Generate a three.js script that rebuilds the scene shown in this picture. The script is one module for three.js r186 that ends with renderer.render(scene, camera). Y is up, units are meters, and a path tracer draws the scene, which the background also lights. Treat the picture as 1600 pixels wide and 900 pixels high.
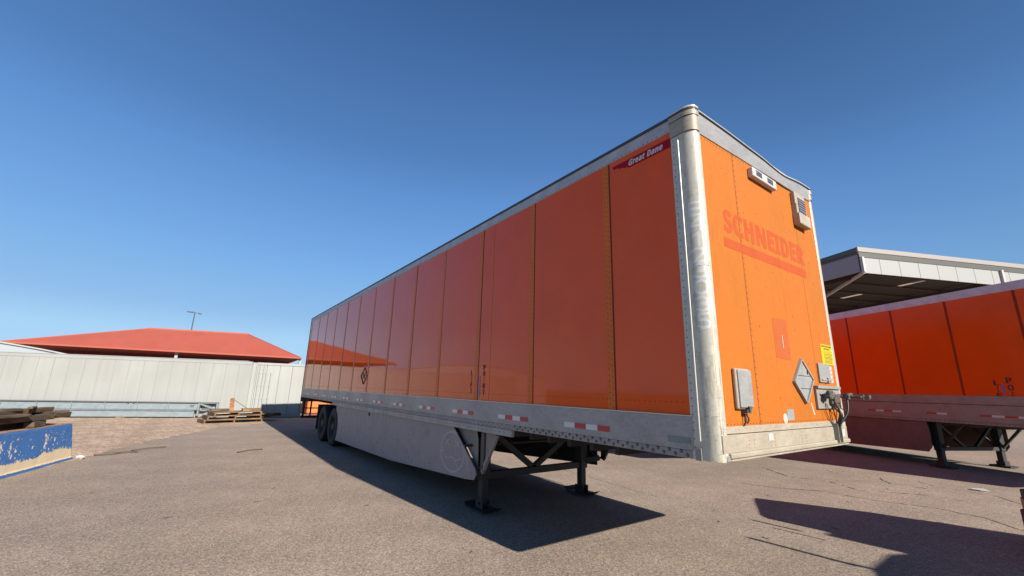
import * as THREE from 'three';
import { RoundedBoxGeometry } from 'three/addons/geometries/RoundedBoxGeometry.js';
import { mergeGeometries } from 'three/addons/utils/BufferGeometryUtils.js';
import { TextGeometry } from 'three/addons/geometries/TextGeometry.js';
import { FontLoader } from 'three/addons/loaders/FontLoader.js';

// ---------------------------------------------------------------- camera, sky, sun, exposure
const scene = new THREE.Scene();
const camera = new THREE.PerspectiveCamera(69.06, 16 / 9, 0.05, 6000);
camera.position.set(1.658, 1.644, 3.111);
camera.rotation.order = 'YXZ';
camera.rotation.set(0.2368, 0.949, 0.0259);
camera.updateMatrixWorld();

const EXPOSURE = 1.6;
const SUN = new THREE.Vector3(1.86, 1, -0.152).normalize();
const lin = (v) => { v /= 255; return v <= 0.04045 ? v / 12.92 : Math.pow((v + 0.055) / 1.055, 2.4); };
// clear desert sky: pale at the horizon, deep blue above, brighter round the sun
const SKY_STOPS = [[-90, 150, 150, 150], [-3, 182, 220, 249], [0, 180, 218, 248], [5, 170, 213, 247], [8, 147, 192, 236], [13.5, 127, 178, 233], [19, 111, 162, 223], [25, 97, 146, 209], [30, 84, 130, 189], [35, 78, 121, 179], [40, 71, 112, 169], [47.5, 62, 100, 154], [60, 51, 86, 138], [90, 38, 71, 120]];
function skyColour(dx, dy, dz) {
  const el = Math.asin(Math.max(-1, Math.min(1, dy))) * 180 / Math.PI;
  let k = 0; while (k < SKY_STOPS.length - 2 && el > SKY_STOPS[k + 1][0]) k++;
  const a = SKY_STOPS[k], b = SKY_STOPS[k + 1];
  const t = Math.max(0, Math.min(1, (el - a[0]) / (b[0] - a[0])));
  const cs = dx * SUN.x + dy * SUN.y + dz * SUN.z;
  const ph = Math.max(0, Math.min(1, (0.2 - cs) / 0.5)), phase = el > -2 ? 0.81 + 0.19 * ph * ph * (3 - 2 * ph) : 1;
  const halo = el > -2 ? 0.06 * Math.pow(Math.max(0, cs), 6) + 0.8 * Math.pow(Math.max(0, cs), 60) : 0;
  return [1, 2, 3].map((i) => (lin(a[i] + (b[i] - a[i]) * t) * (phase + halo) + halo * 0.04) / EXPOSURE);
}
{
  const W = 1024, H = 512, data = new Float32Array(W * H * 4);
  for (let j = 0; j < H; j++) for (let i = 0; i < W; i++) {
    const v = (j + 0.5) / H, u = (i + 0.5) / W, th = (v - 0.5) * Math.PI, ph = (u - 0.5) * 2 * Math.PI;
    const c = skyColour(Math.cos(th) * Math.cos(ph), Math.sin(th), Math.cos(th) * Math.sin(ph));
    data.set([c[0], c[1], c[2], 1], (j * W + i) * 4);
  }
  const sky = new THREE.DataTexture(data, W, H, THREE.RGBAFormat, THREE.FloatType);
  sky.mapping = THREE.EquirectangularReflectionMapping; sky.magFilter = THREE.LinearFilter; sky.minFilter = THREE.LinearFilter;
  sky.needsUpdate = true;
  scene.background = sky; scene.environment = sky;
}
const sun = new THREE.DirectionalLight(new THREE.Color(1.0, 0.93, 0.83), 5);
sun.position.copy(SUN).multiplyScalar(60).add(new THREE.Vector3(-8, 0, -6)); sun.target.position.set(-8, 0, -6);
sun.castShadow = true; sun.shadow.mapSize.set(4096, 4096);
Object.assign(sun.shadow.camera, { left: -45, right: 45, top: 45, bottom: -45, near: 1, far: 140 });
scene.add(sun, sun.target);

const renderer = new THREE.WebGLRenderer({ antialias: true });
renderer.toneMapping = THREE.LinearToneMapping; renderer.toneMappingExposure = EXPOSURE;
renderer.shadowMap.enabled = true; renderer.shadowMap.type = THREE.PCFSoftShadowMap;

// ---------------------------------------------------------------- random numbers and noise
function rng(seed) { let s = seed >>> 0; return () => { s = (s + 0x6D2B79F5) >>> 0; let t = Math.imul(s ^ (s >>> 15), 1 | s); t = (t + Math.imul(t ^ (t >>> 7), 61 | t)) ^ t; return ((t ^ (t >>> 14)) >>> 0) / 4294967296; }; }
const hash = (x, y, s) => { let h = Math.imul(x, 374761393) + Math.imul(y, 668265263) + Math.imul(s, 974634541); h = Math.imul(h ^ (h >>> 13), 1274126177); return ((h ^ (h >>> 16)) >>> 0) / 4294967296; };
function vnoise(x, y, period, s) {          // value noise that repeats after `period` cells
  const xi = Math.floor(x), yi = Math.floor(y), fx = x - xi, fy = y - yi, m = (a) => ((a % period) + period) % period;
  const u = fx * fx * (3 - 2 * fx), v = fy * fy * (3 - 2 * fy);
  const a = hash(m(xi), m(yi), s), b = hash(m(xi + 1), m(yi), s), c = hash(m(xi), m(yi + 1), s), d = hash(m(xi + 1), m(yi + 1), s);
  return a + (b - a) * u + (c - a) * v + (a - b - c + d) * u * v;
}
function fbm(u, v, cells, oct, s) { let t = 0, w = 0.5, n = 0; for (let o = 0; o < oct; o++) { t += w * vnoise(u * cells, v * cells, cells, s + o); n += w; w *= 0.5; cells *= 2; } return t / n; }
function tex(n, fn, { srgb = true, repeat = 1 } = {}) {
  const d = new Uint8Array(n * n * 4);
  for (let j = 0; j < n; j++) for (let i = 0; i < n; i++) { const c = fn(i / n, j / n, i, j), k = (j * n + i) * 4; d[k] = Math.max(0, Math.min(255, c[0])); d[k + 1] = Math.max(0, Math.min(255, c[1])); d[k + 2] = Math.max(0, Math.min(255, c[2])); d[k + 3] = 255; }
  const t = new THREE.DataTexture(d, n, n); t.wrapS = t.wrapT = THREE.RepeatWrapping; t.magFilter = THREE.LinearFilter; t.minFilter = THREE.LinearMipmapLinearFilter; t.generateMipmaps = true;
  if (srgb) t.colorSpace = THREE.SRGBColorSpace; t.repeat.set(repeat, repeat); t.needsUpdate = true; return t;
}
function canvasTex(w, h, draw) {
  const c = document.createElement('canvas'); c.width = w; c.height = h; draw(c.getContext('2d'), w, h);
  const t = new THREE.CanvasTexture(c); t.colorSpace = THREE.SRGBColorSpace; t.anisotropy = 8; return t;
}
const std = (o) => new THREE.MeshStandardMaterial(o);
const phys = (o) => new THREE.MeshPhysicalMaterial(o);
const rgb = (r, g, b) => new THREE.Color().setRGB(r, g, b);

// ---------------------------------------------------------------- materials
// asphalt: pale worn aggregate with dark pits; 2.6 m tile
const asphaltHeight = (() => { const n = 1024, a = new Float32Array(n * n);
  for (let j = 0; j < n; j++) for (let i = 0; i < n; i++) a[j * n + i] = 0.42 * vnoise(i * 0.25, j * 0.25, 256, 11) + 0.40 * vnoise(i * 0.125, j * 0.125, 128, 12) + 0.18 * hash(i, j, 13);
  return (i, j) => a[j * n + i]; })();
const asphaltMap = tex(1024, (u, v, i, j) => {
  const h = asphaltHeight(i, j), st = vnoise(i * 0.2 + 7, j * 0.2, 1e9, 77), big = fbm(u, v, 4, 3, 41) - 0.5;
  let l = 129 + (h - 0.5) * 112 + big * 16; if (st > 0.8) l += (st - 0.8) * 150; if (st < 0.2) l -= (0.2 - st) * 250;
  const w = hash(i >> 3, j >> 3, 9) - 0.5;
  return [l * (1.12 + w * 0.05), l * 1.0, l * (0.89 - w * 0.05)];
});
const asphaltBump = tex(1024, (u, v, i, j) => { const h = asphaltHeight(i, j) * 255; return [h, h, h]; }, { srgb: false });
const M = {};
M.asphalt = std({ map: asphaltMap, bumpMap: asphaltBump, bumpScale: 0.002, roughness: 0.93, vertexColors: true });
const gravelMap = tex(1024, (u, v, i, j) => {
  const h = 0.6 * fbm(u, v, 90, 3, 211) + 0.4 * fbm(u, v, 30, 2, 231), st = hash(i >> 2, j >> 2, 93);
  let l = 146 + (h - 0.5) * 150 + (fbm(u, v, 4, 2, 251) - 0.5) * 30; if (st > 0.95) l += 44; if (st < 0.05) l -= 40;
  return [l * 1.17, l * 1.0, l * 0.85];
});
M.gravel = std({ map: gravelMap, bumpMap: gravelMap, bumpScale: 0.012, roughness: 0.97 });
// sheet metal ripple for the glossy panels, 3 m tile, and paint wear
const ripple = tex(512, (u, v) => { const h = fbm(u, v, 5, 3, 61) * 255; return [h, h, h]; }, { srgb: false, repeat: 0.33 });
const paintMap = tex(1024, (u, v, i, j) => {
  const a = fbm(u, v, 6, 4, 71) - 0.5, g = hash(i, j, 3) - 0.5, b = Math.pow(fbm(u * 1, v * 1, 40, 2, 85), 4);
  const l = 1 + a * 0.07 + g * 0.02 - b * 0.02; return [236 * l, 236 * l, 236 * l];
}, { repeat: 0.4 });
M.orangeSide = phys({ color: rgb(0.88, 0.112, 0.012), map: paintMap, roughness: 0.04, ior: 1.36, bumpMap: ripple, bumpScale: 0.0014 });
M.orangeSide2 = phys({ color: rgb(0.95, 0.095, 0.006), map: paintMap, roughness: 0.2, ior: 1.25, bumpMap: ripple, bumpScale: 0.004 });
M.orangeStrip = phys({ color: rgb(0.8, 0.17, 0.02), map: paintMap, roughness: 0.35, ior: 1.3 });
M.greyStrip = phys({ color: rgb(0.36, 0.045, 0.02), map: paintMap, roughness: 0.7, ior: 1.15 });
const noseMap = tex(1024, (u, v, i, j) => {      // sun-faded front paint with faint stains and small pits
  const a = fbm(u, v, 4, 4, 101) - 0.5, st = fbm(u * 1, v, 60, 2, 121), pit = hash(i >> 2, j >> 2, 13) > 0.9985 ? 0.6 : 1;
  const drip = Math.pow(Math.max(0, vnoise(u * 48, v * 4, 48, 131) - 0.6), 2) * 0.2;
  const l = (1 + a * 0.09 + (st - 0.5) * 0.04 - drip) * pit; return [238 * Math.min(1.05, l), 238 * l * (1 - a * 0.06), 238 * l];
}, { repeat: 0.5 });
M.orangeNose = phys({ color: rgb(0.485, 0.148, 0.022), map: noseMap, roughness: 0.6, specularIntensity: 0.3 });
M.ghost = phys({ color: rgb(0.475, 0.088, 0.022), map: noseMap, roughness: 0.6, specularIntensity: 0.3 });
M.ghostPatch = phys({ color: rgb(0.46, 0.112, 0.03), map: noseMap, roughness: 0.6, specularIntensity: 0.3 });
const metalMap = tex(1024, (u, v, i, j) => {     // dull aluminium / galvanized with smears
  const a = fbm(u, v, 8, 4, 141) - 0.5, b = fbm(u, v, 70, 2, 151) - 0.5, sm = vnoise(u * 20, v * 90, 20, 161) - 0.5;
  const l = 212 * (1 + a * 0.16 + b * 0.10 + sm * 0.05); return [l, l * 0.99, l * 0.975];
}, { repeat: 0.8 });
const smudge = tex(512, (u, v) => { const h = 255 * (0.62 + 0.5 * (fbm(u, v, 9, 4, 171) - 0.5)); return [h, h, h]; }, { srgb: false, repeat: 0.8 });
M.rail = std({ color: rgb(0.50, 0.49, 0.495), map: metalMap, metalness: 0.25, roughness: 0.85, roughnessMap: smudge });
M.railLow = std({ color: rgb(0.44, 0.42, 0.42), map: metalMap, metalness: 0.2, roughness: 0.6 });
M.rail2 = std({ color: rgb(0.46, 0.37, 0.33), map: metalMap, metalness: 0.1, roughness: 0.6 });
M.topRail = std({ color: rgb(0.62, 0.64, 0.69), map: metalMap, metalness: 0.15, roughness: 0.5 });
M.topRail2 = std({ color: rgb(0.85, 0.72, 0.75), map: metalMap, metalness: 0.15, roughness: 0.5 });
M.noseRail = std({ color: rgb(0.52, 0.465, 0.375), map: metalMap, metalness: 0.05, roughness: 0.65 });
M.frontTopRail = std({ color: rgb(0.36, 0.37, 0.385), map: metalMap, metalness: 0.1, roughness: 0.55 });
M.cap = std({ color: rgb(0.55, 0.49, 0.38), map: metalMap, metalness: 0.3, roughness: 0.55 });
M.drip = std({ color: rgb(0.05, 0.05, 0.055), roughness: 0.6 });
M.roof = std({ color: rgb(0.5, 0.5, 0.48), map: metalMap, metalness: 0.3, roughness: 0.5 });
M.bright = std({ color: rgb(0.6, 0.58, 0.53), roughness: 0.35, metalness: 0.2 });
M.black = std({ color: rgb(0.018, 0.018, 0.019), roughness: 0.7 });
M.frame = std({ color: rgb(0.035, 0.035, 0.036), map: paintMap, roughness: 0.6 });
M.gearGrey = std({ color: rgb(0.12, 0.115, 0.11), map: metalMap, roughness: 0.65 });
M.skirtGrey = std({ color: rgb(0.36, 0.33, 0.32), map: metalMap, roughness: 0.7 });
M.rubber = std({ color: rgb(0.022, 0.022, 0.024), roughness: 0.85 });
M.rim = std({ color: rgb(0.06, 0.058, 0.056), map: metalMap, roughness: 0.6, metalness: 0.3 });
M.bolt = std({ color: rgb(0.13, 0.11, 0.105), roughness: 0.5, metalness: 0.4 });
M.rivet = std({ color: rgb(0.13, 0.022, 0.009), roughness: 0.5, metalness: 0.2 });
M.rivetMetal = std({ color: rgb(0.2, 0.19, 0.18), roughness: 0.5, metalness: 0.5 });
M.white = std({ color: rgb(0.45, 0.445, 0.42), roughness: 0.5 });
M.ivory = std({ color: rgb(0.52, 0.475, 0.385), map: metalMap, roughness: 0.55 });
M.lens = std({ color: rgb(0.07, 0.075, 0.085), roughness: 0.25 });
M.screen = std({ color: rgb(0.26, 0.26, 0.28), roughness: 0.6 });
M.plateGrey = std({ color: rgb(0.42, 0.435, 0.44), map: metalMap, metalness: 0.05, roughness: 0.5 });
M.dullPlate = std({ color: rgb(0.38, 0.375, 0.34), map: metalMap, metalness: 0.05, roughness: 0.55 });
M.hose = std({ color: rgb(0.02, 0.022, 0.026), roughness: 0.45 });
M.tapeRed = std({ color: rgb(0.42, 0.035, 0.045), roughness: 0.35 });
M.tapeWhite = std({ color: rgb(0.6, 0.6, 0.58), roughness: 0.35 });
M.ink = std({ color: rgb(0.03, 0.025, 0.03), roughness: 0.7 });
M.blueInk = std({ color: rgb(0.13, 0.15, 0.42), roughness: 0.6 });
M.maroon = phys({ color: rgb(0.33, 0.006, 0.02), roughness: 0.5, ior: 1.2 });
M.sticker = std({ color: rgb(0.42, 0.42, 0.39), roughness: 0.5 });
M.redLamp = std({ color: rgb(0.3, 0.03, 0.02), roughness: 0.3 });
M.skirt2 = std({ color: rgb(0.25, 0.15, 0.14), map: metalMap, roughness: 0.6 });
const boxMap = tex(512, (u, v) => { const a = fbm(u, v, 3, 3, 181) - 0.5, d = vnoise(u * 40, v * 3, 40, 191) - 0.5, l = 236 * (1 + a * 0.07 + d * 0.03); return [l, l, l * 0.99]; }, { repeat: 0.3 });
M.boxWhite = std({ color: rgb(0.37, 0.38, 0.37), map: boxMap, roughness: 0.6 });
M.boxSeam = std({ color: rgb(0.29, 0.285, 0.275), roughness: 0.6 });
M.boxOrange = std({ color: rgb(0.62, 0.16, 0.025), roughness: 0.5 });
M.paleRoof = std({ color: rgb(0.3, 0.335, 0.36), roughness: 0.5 });
M.canopyRed = std({ color: rgb(0.45, 0.098, 0.062), map: paintMap, roughness: 0.75 });
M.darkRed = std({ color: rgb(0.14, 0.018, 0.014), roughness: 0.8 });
M.blueSteel = std({ color: rgb(0.34, 0.42, 0.465), map: metalMap, roughness: 0.5, metalness: 0.1 });
M.darkSteel = std({ color: rgb(0.12, 0.13, 0.14), roughness: 0.6 });
M.fascia = std({ color: rgb(0.325, 0.33, 0.315), roughness: 0.5 });
M.gutter = std({ color: rgb(0.075, 0.075, 0.065), roughness: 0.5 });
M.capTrim = std({ color: rgb(0.31, 0.28, 0.25), roughness: 0.5 });
M.fasciaGrey = std({ color: rgb(0.27, 0.25, 0.26), roughness: 0.6 });
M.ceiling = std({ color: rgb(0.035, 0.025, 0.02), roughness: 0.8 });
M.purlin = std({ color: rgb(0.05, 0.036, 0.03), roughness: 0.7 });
M.pipe = std({ color: rgb(0.46, 0.43, 0.40), roughness: 0.5 });
M.skylight = phys({ color: rgb(0.9, 0.8, 0.68), roughness: 1, transmission: 0.6, thickness: 0 });
M.poleDark = std({ color: rgb(0.07, 0.085, 0.1), roughness: 0.6 });
const woodMap = tex(512, (u, v) => { const g = fbm(u, v, 3, 2, 301), s = vnoise(u * 6, v * 120, 120, 311), l = 150 + (g - 0.5) * 90 + (s - 0.5) * 90; return [l * 1.05, l * 0.95, l * 0.82]; });
M.woodDark = std({ color: rgb(0.26, 0.205, 0.165), map: woodMap, roughness: 0.9 });
M.woodGrey = std({ color: rgb(0.22, 0.20, 0.18), map: woodMap, roughness: 0.9 });
M.woodPale = std({ color: rgb(0.42, 0.32, 0.235), map: woodMap, roughness: 0.9 });
M.woodNew = std({ color: rgb(0.62, 0.36, 0.21), map: woodMap, roughness: 0.8 });
M.machineRed = std({ color: rgb(0.34, 0.016, 0.018), map: paintMap, roughness: 0.45 });
M.crackFill = std({ color: rgb(0.035, 0.03, 0.026), roughness: 0.95 });
M.oldPaint = std({ color: rgb(0.31, 0.27, 0.21), roughness: 0.9 });
M.debrisWhite = std({ color: rgb(0.45, 0.45, 0.44), roughness: 0.7 });

// ---------------------------------------------------------------- helpers
const taken = new Map();
function numbered(name) { const n = taken.get(name) || 0; taken.set(name, n + 1); return n ? `${name}_${String(n).padStart(3, '0')}` : name; }
const plain = (g) => { g = g.index ? g.toNonIndexed() : g; for (const k of Object.keys(g.attributes)) if (!['position', 'normal', 'uv'].includes(k)) g.deleteAttribute(k); return g; };
const join = (...gs) => mergeGeometries(gs.flat().map(plain));
function boxUV(g) {                                  // uv in metres from the dominant axis of each face
  g = plain(g); const p = g.attributes.position, n = g.attributes.normal, uv = new Float32Array(p.count * 2);
  for (let i = 0; i < p.count; i++) {
    const ax = Math.abs(n.getX(i)), ay = Math.abs(n.getY(i)), az = Math.abs(n.getZ(i));
    if (ax >= ay && ax >= az) { uv[2 * i] = p.getZ(i); uv[2 * i + 1] = p.getY(i); } else if (ay >= az) { uv[2 * i] = p.getX(i); uv[2 * i + 1] = p.getZ(i); } else { uv[2 * i] = p.getX(i); uv[2 * i + 1] = p.getY(i); }
  }
  g.setAttribute('uv', new THREE.BufferAttribute(uv, 2)); return g;
}
function B(x0, x1, y0, y1, z0, z1, r = 0) {           // a box between two corners, rounded by r
  const w = Math.abs(x1 - x0), h = Math.abs(y1 - y0), d = Math.abs(z1 - z0);
  const g = r ? new RoundedBoxGeometry(w, h, d, 2, Math.min(r, w / 2.05, h / 2.05, d / 2.05)) : new THREE.BoxGeometry(w, h, d);
  g.translate((x0 + x1) / 2, (y0 + y1) / 2, (z0 + z1) / 2); return boxUV(g);
}
function bar(a, b, w, h = w) {                        // a square bar from a to b
  const A = new THREE.Vector3(...a), D = new THREE.Vector3(...b).sub(A), L = D.length();
  const g = new THREE.BoxGeometry(w, h, L); boxUVlen(g, L); g.translate(0, 0, L / 2);
  g.applyQuaternion(new THREE.Quaternion().setFromRotationMatrix(new THREE.Matrix4().lookAt(D, new THREE.Vector3(), Math.abs(D.y) > 0.98 * L ? new THREE.Vector3(1, 0, 0) : new THREE.Vector3(0, 1, 0))));
  g.translate(A.x, A.y, A.z); return plain(g);
}
function boxUVlen(g, L) { const uv = g.attributes.uv; for (let i = 0; i < uv.count; i++) uv.setXY(i, uv.getX(i) * 0.3, uv.getY(i) * L * 0.5); }
function rod(a, b, r, seg = 10, r2 = r) {
  const A = new THREE.Vector3(...a), D = new THREE.Vector3(...b).sub(A), L = D.length();
  const g = new THREE.CylinderGeometry(r2, r, L, seg); g.translate(0, L / 2, 0);
  g.applyQuaternion(new THREE.Quaternion().setFromUnitVectors(new THREE.Vector3(0, 1, 0), D.normalize())); g.translate(A.x, A.y, A.z); return plain(g);
}
const tube = (pts, r, seg = 20) => plain(new THREE.TubeGeometry(new THREE.CatmullRomCurve3(pts.map((p) => new THREE.Vector3(...p))), seg, r, 7));
function slab(pts, depth, axis) {                     // polygon [[a,b]...] extruded; axis 'z': (x,y) thick in z; 'x': (z,y) thick in x; 'y': (x,z) thick in y
  const s = new THREE.Shape(pts.map((p) => new THREE.Vector2(axis === 'x' ? -p[0] : p[0], axis === 'y' ? -p[1] : p[1])));
  const g = new THREE.ExtrudeGeometry(s, { depth, bevelEnabled: false });
  if (axis === 'x') g.rotateY(Math.PI / 2); if (axis === 'y') g.rotateX(-Math.PI / 2);
  return boxUV(g);
}
function put(name, geo, mat, parent = scene, o = {}) {
  const m = new THREE.Mesh(Array.isArray(geo) ? join(geo) : geo, mat); m.name = parent === scene ? numbered(name) : name; m.castShadow = m.receiveShadow = true;
  Object.assign(m.userData, o); parent.add(m); return m;
}
function thing(name, label, category, [x, y, z] = [0, 0, 0], turn = 0, group) {
  const g = new THREE.Group(); g.name = numbered(name); g.position.set(x, y, z); g.rotation.y = turn; scene.add(g);
  g.userData = { label, category }; if (group) g.userData.group = group; return g;
}
function sub(name, parent) { const g = new THREE.Group(); g.name = name; parent.add(g); return g; }
function copy(src, label, [x, y, z], turn) { const c = src.clone(); c.name = numbered(src.name.replace(/_\d{3}$/, '')); c.userData = { ...src.userData, label }; c.position.set(x, y, z); c.rotation.y = turn; scene.add(c); return c; }
const STRUCT = { kind: 'structure' }, STUFF = { kind: 'stuff' };
const font = await new FontLoader().loadAsync('fonts/droid/droid_sans_bold.typeface.json');
const serif = await new FontLoader().loadAsync('fonts/droid/droid_serif_bold.typeface.json');
function text(str, w, h, depth, f = font, shear = 0, bold = 0) { // text scaled to w x h, lower left at the origin, facing +z
  const g = new TextGeometry(str, { font: f, size: 1, depth: 0.1, curveSegments: 6, bevelEnabled: bold > 0, bevelSize: bold, bevelThickness: 0.001, bevelSegments: 1 }); g.computeBoundingBox(); const b = g.boundingBox;
  g.translate(-b.min.x, -b.min.y, 0);
  if (shear) g.applyMatrix4(new THREE.Matrix4().set(1, shear, 0, 0, 0, 1, 0, 0, 0, 0, 1, 0, 0, 0, 0, 1));
  g.computeBoundingBox(); g.scale(w / g.boundingBox.max.x, h / (b.max.y - b.min.y), depth / 0.1); g.computeVertexNormals(); return plain(g);
}
const dome = new THREE.SphereGeometry(1, 6, 2, 0, Math.PI * 2, 0, Math.PI / 2);
function domes(list, r, axis) { return join(list.map(([x, y, z]) => { const g = dome.clone(); g.scale(r, r * 0.6, r); if (axis === 'z') g.rotateX(Math.PI / 2); if (axis === 'x') g.rotateZ(-Math.PI / 2); g.translate(x, y, z); return g; })); }

// ---------------------------------------------------------------- ground
{
  const line = (a, b, n) => Array.from({ length: n }, (_, i) => a + (b - a) * i / n);
  const xs = [-900, -400, -180, -90, ...line(-45, -14, 44), ...line(-14, 8, 110), ...line(8, 40, 16), 40, 90, 180, 400, 900];
  const zs = [-900, -400, -180, -90, ...line(-45, -14, 40), ...line(-14, 8, 110), ...line(8, 40, 16), 40, 90, 180, 400, 900];
  const pos = [], uv = [], col = [], idx = [];
  for (const z of zs) for (const x of xs) {
    const a = fbm((x + 100) / 60, (z + 100) / 60, 9, 3, 401) - 0.5, b = fbm((x + 100) / 16, (z + 100) / 16, 9, 3, 431) - 0.5;
    const tr = vnoise(z * 0.55 + 40, x * 0.02 + 40, 1e6, 461) - 0.5, l = 1 + a * 0.26 + b * 0.16 + tr * 0.12;
    pos.push(x, 0, z); uv.push(x / 1.7, z / 1.7); col.push(l, l * (1 - b * 0.03), l * (1 - a * 0.06));
  }
  for (let j = 0; j < zs.length - 1; j++) for (let i = 0; i < xs.length - 1; i++) { const a = j * xs.length + i, b = a + 1, c = a + xs.length, d = c + 1; idx.push(a, c, b, b, c, d); }
  const g = new THREE.BufferGeometry(); g.setAttribute('position', new THREE.Float32BufferAttribute(pos, 3)); g.setAttribute('uv', new THREE.Float32BufferAttribute(uv, 2)); g.setAttribute('color', new THREE.Float32BufferAttribute(col, 3)); g.setIndex(idx); g.computeVertexNormals();
  put('ground', g, M.asphalt, scene, STRUCT);
  // gravel strip in front of the white containers, ragged edge
  const r = rng(17), edge = [[-19.2, 0.6], [-18.2, 1.5], [-17.27, 2.45], [-15.6, 3.25], [-13.9, 4.0], [-12.4, 4.5], [-10.8, 5.0], [-9, 5.9], [-7.5, 7.2], [-6.5, 9.5]], pts = [];
  for (let k = 0; k < edge.length - 1; k++) for (let t = 0; t < 1; t += 0.08) pts.push([edge[k][0] + (edge[k + 1][0] - edge[k][0]) * t + (r() - 0.5) * 0.16, edge[k][1] + (edge[k + 1][1] - edge[k][1]) * t + (r() - 0.5) * 0.16]);
  pts.push([-6.5, 30], [-60, 30], [-60, 0.4], [-24, 0.5], [-21, 0.4]);
  const gs = new THREE.ShapeGeometry(new THREE.Shape(pts.map((p) => new THREE.Vector2(p[0], -p[1])))); gs.rotateX(-Math.PI / 2); gs.translate(0, 0.004, 0);
  const u = gs.attributes.uv, p = gs.attributes.position; for (let i = 0; i < u.count; i++) u.setXY(i, p.getX(i) / 2.2, p.getZ(i) / 2.2);
  put('gravel', gs, M.gravel, scene, STRUCT);
}
// thin ribbons on the ground: cracks and a worn paint line
function ribbon(pts, w, seed, y = 0.004, gap = 0) {
  const r = rng(seed), gs = [];
  for (let k = 0; k < pts.length - 1; k++) {
    const [ax, az] = pts[k], [bx, bz] = pts[k + 1], L = Math.hypot(bx - ax, bz - az), n = Math.max(2, Math.round(L / 0.07)), nx = -(bz - az) / L, nz = (bx - ax) / L;
    let o = 0, prev = null;
    for (let i = 0; i <= n; i++) {
      o = o * 0.8 + (r() - 0.5) * 0.03; const t = i / n, c = [ax + (bx - ax) * t + nx * o, az + (bz - az) * t + nz * o], h = w * (0.35 + 0.9 * r()) / 2;
      const cur = [[c[0] + nx * h, c[1] + nz * h], [c[0] - nx * h, c[1] - nz * h]];
      if (prev && r() > gap) { const v = [...[prev[0], cur[0], prev[1]], ...[prev[1], cur[0], cur[1]]].flatMap((q) => [q[0], y, q[1]]); const g = new THREE.BufferGeometry(); g.setAttribute('position', new THREE.Float32BufferAttribute(v, 3)); g.setAttribute('normal', new THREE.Float32BufferAttribute([0, 1, 0, 0, 1, 0, 0, 1, 0, 0, 1, 0, 0, 1, 0, 0, 1, 0], 3)); g.setAttribute('uv', new THREE.Float32BufferAttribute(v.filter((_, q) => q % 3 !== 1).map((q) => q / 2.6), 2)); gs.push(g); }
      prev = cur;
    }
  }
  return join(gs);
}

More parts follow.
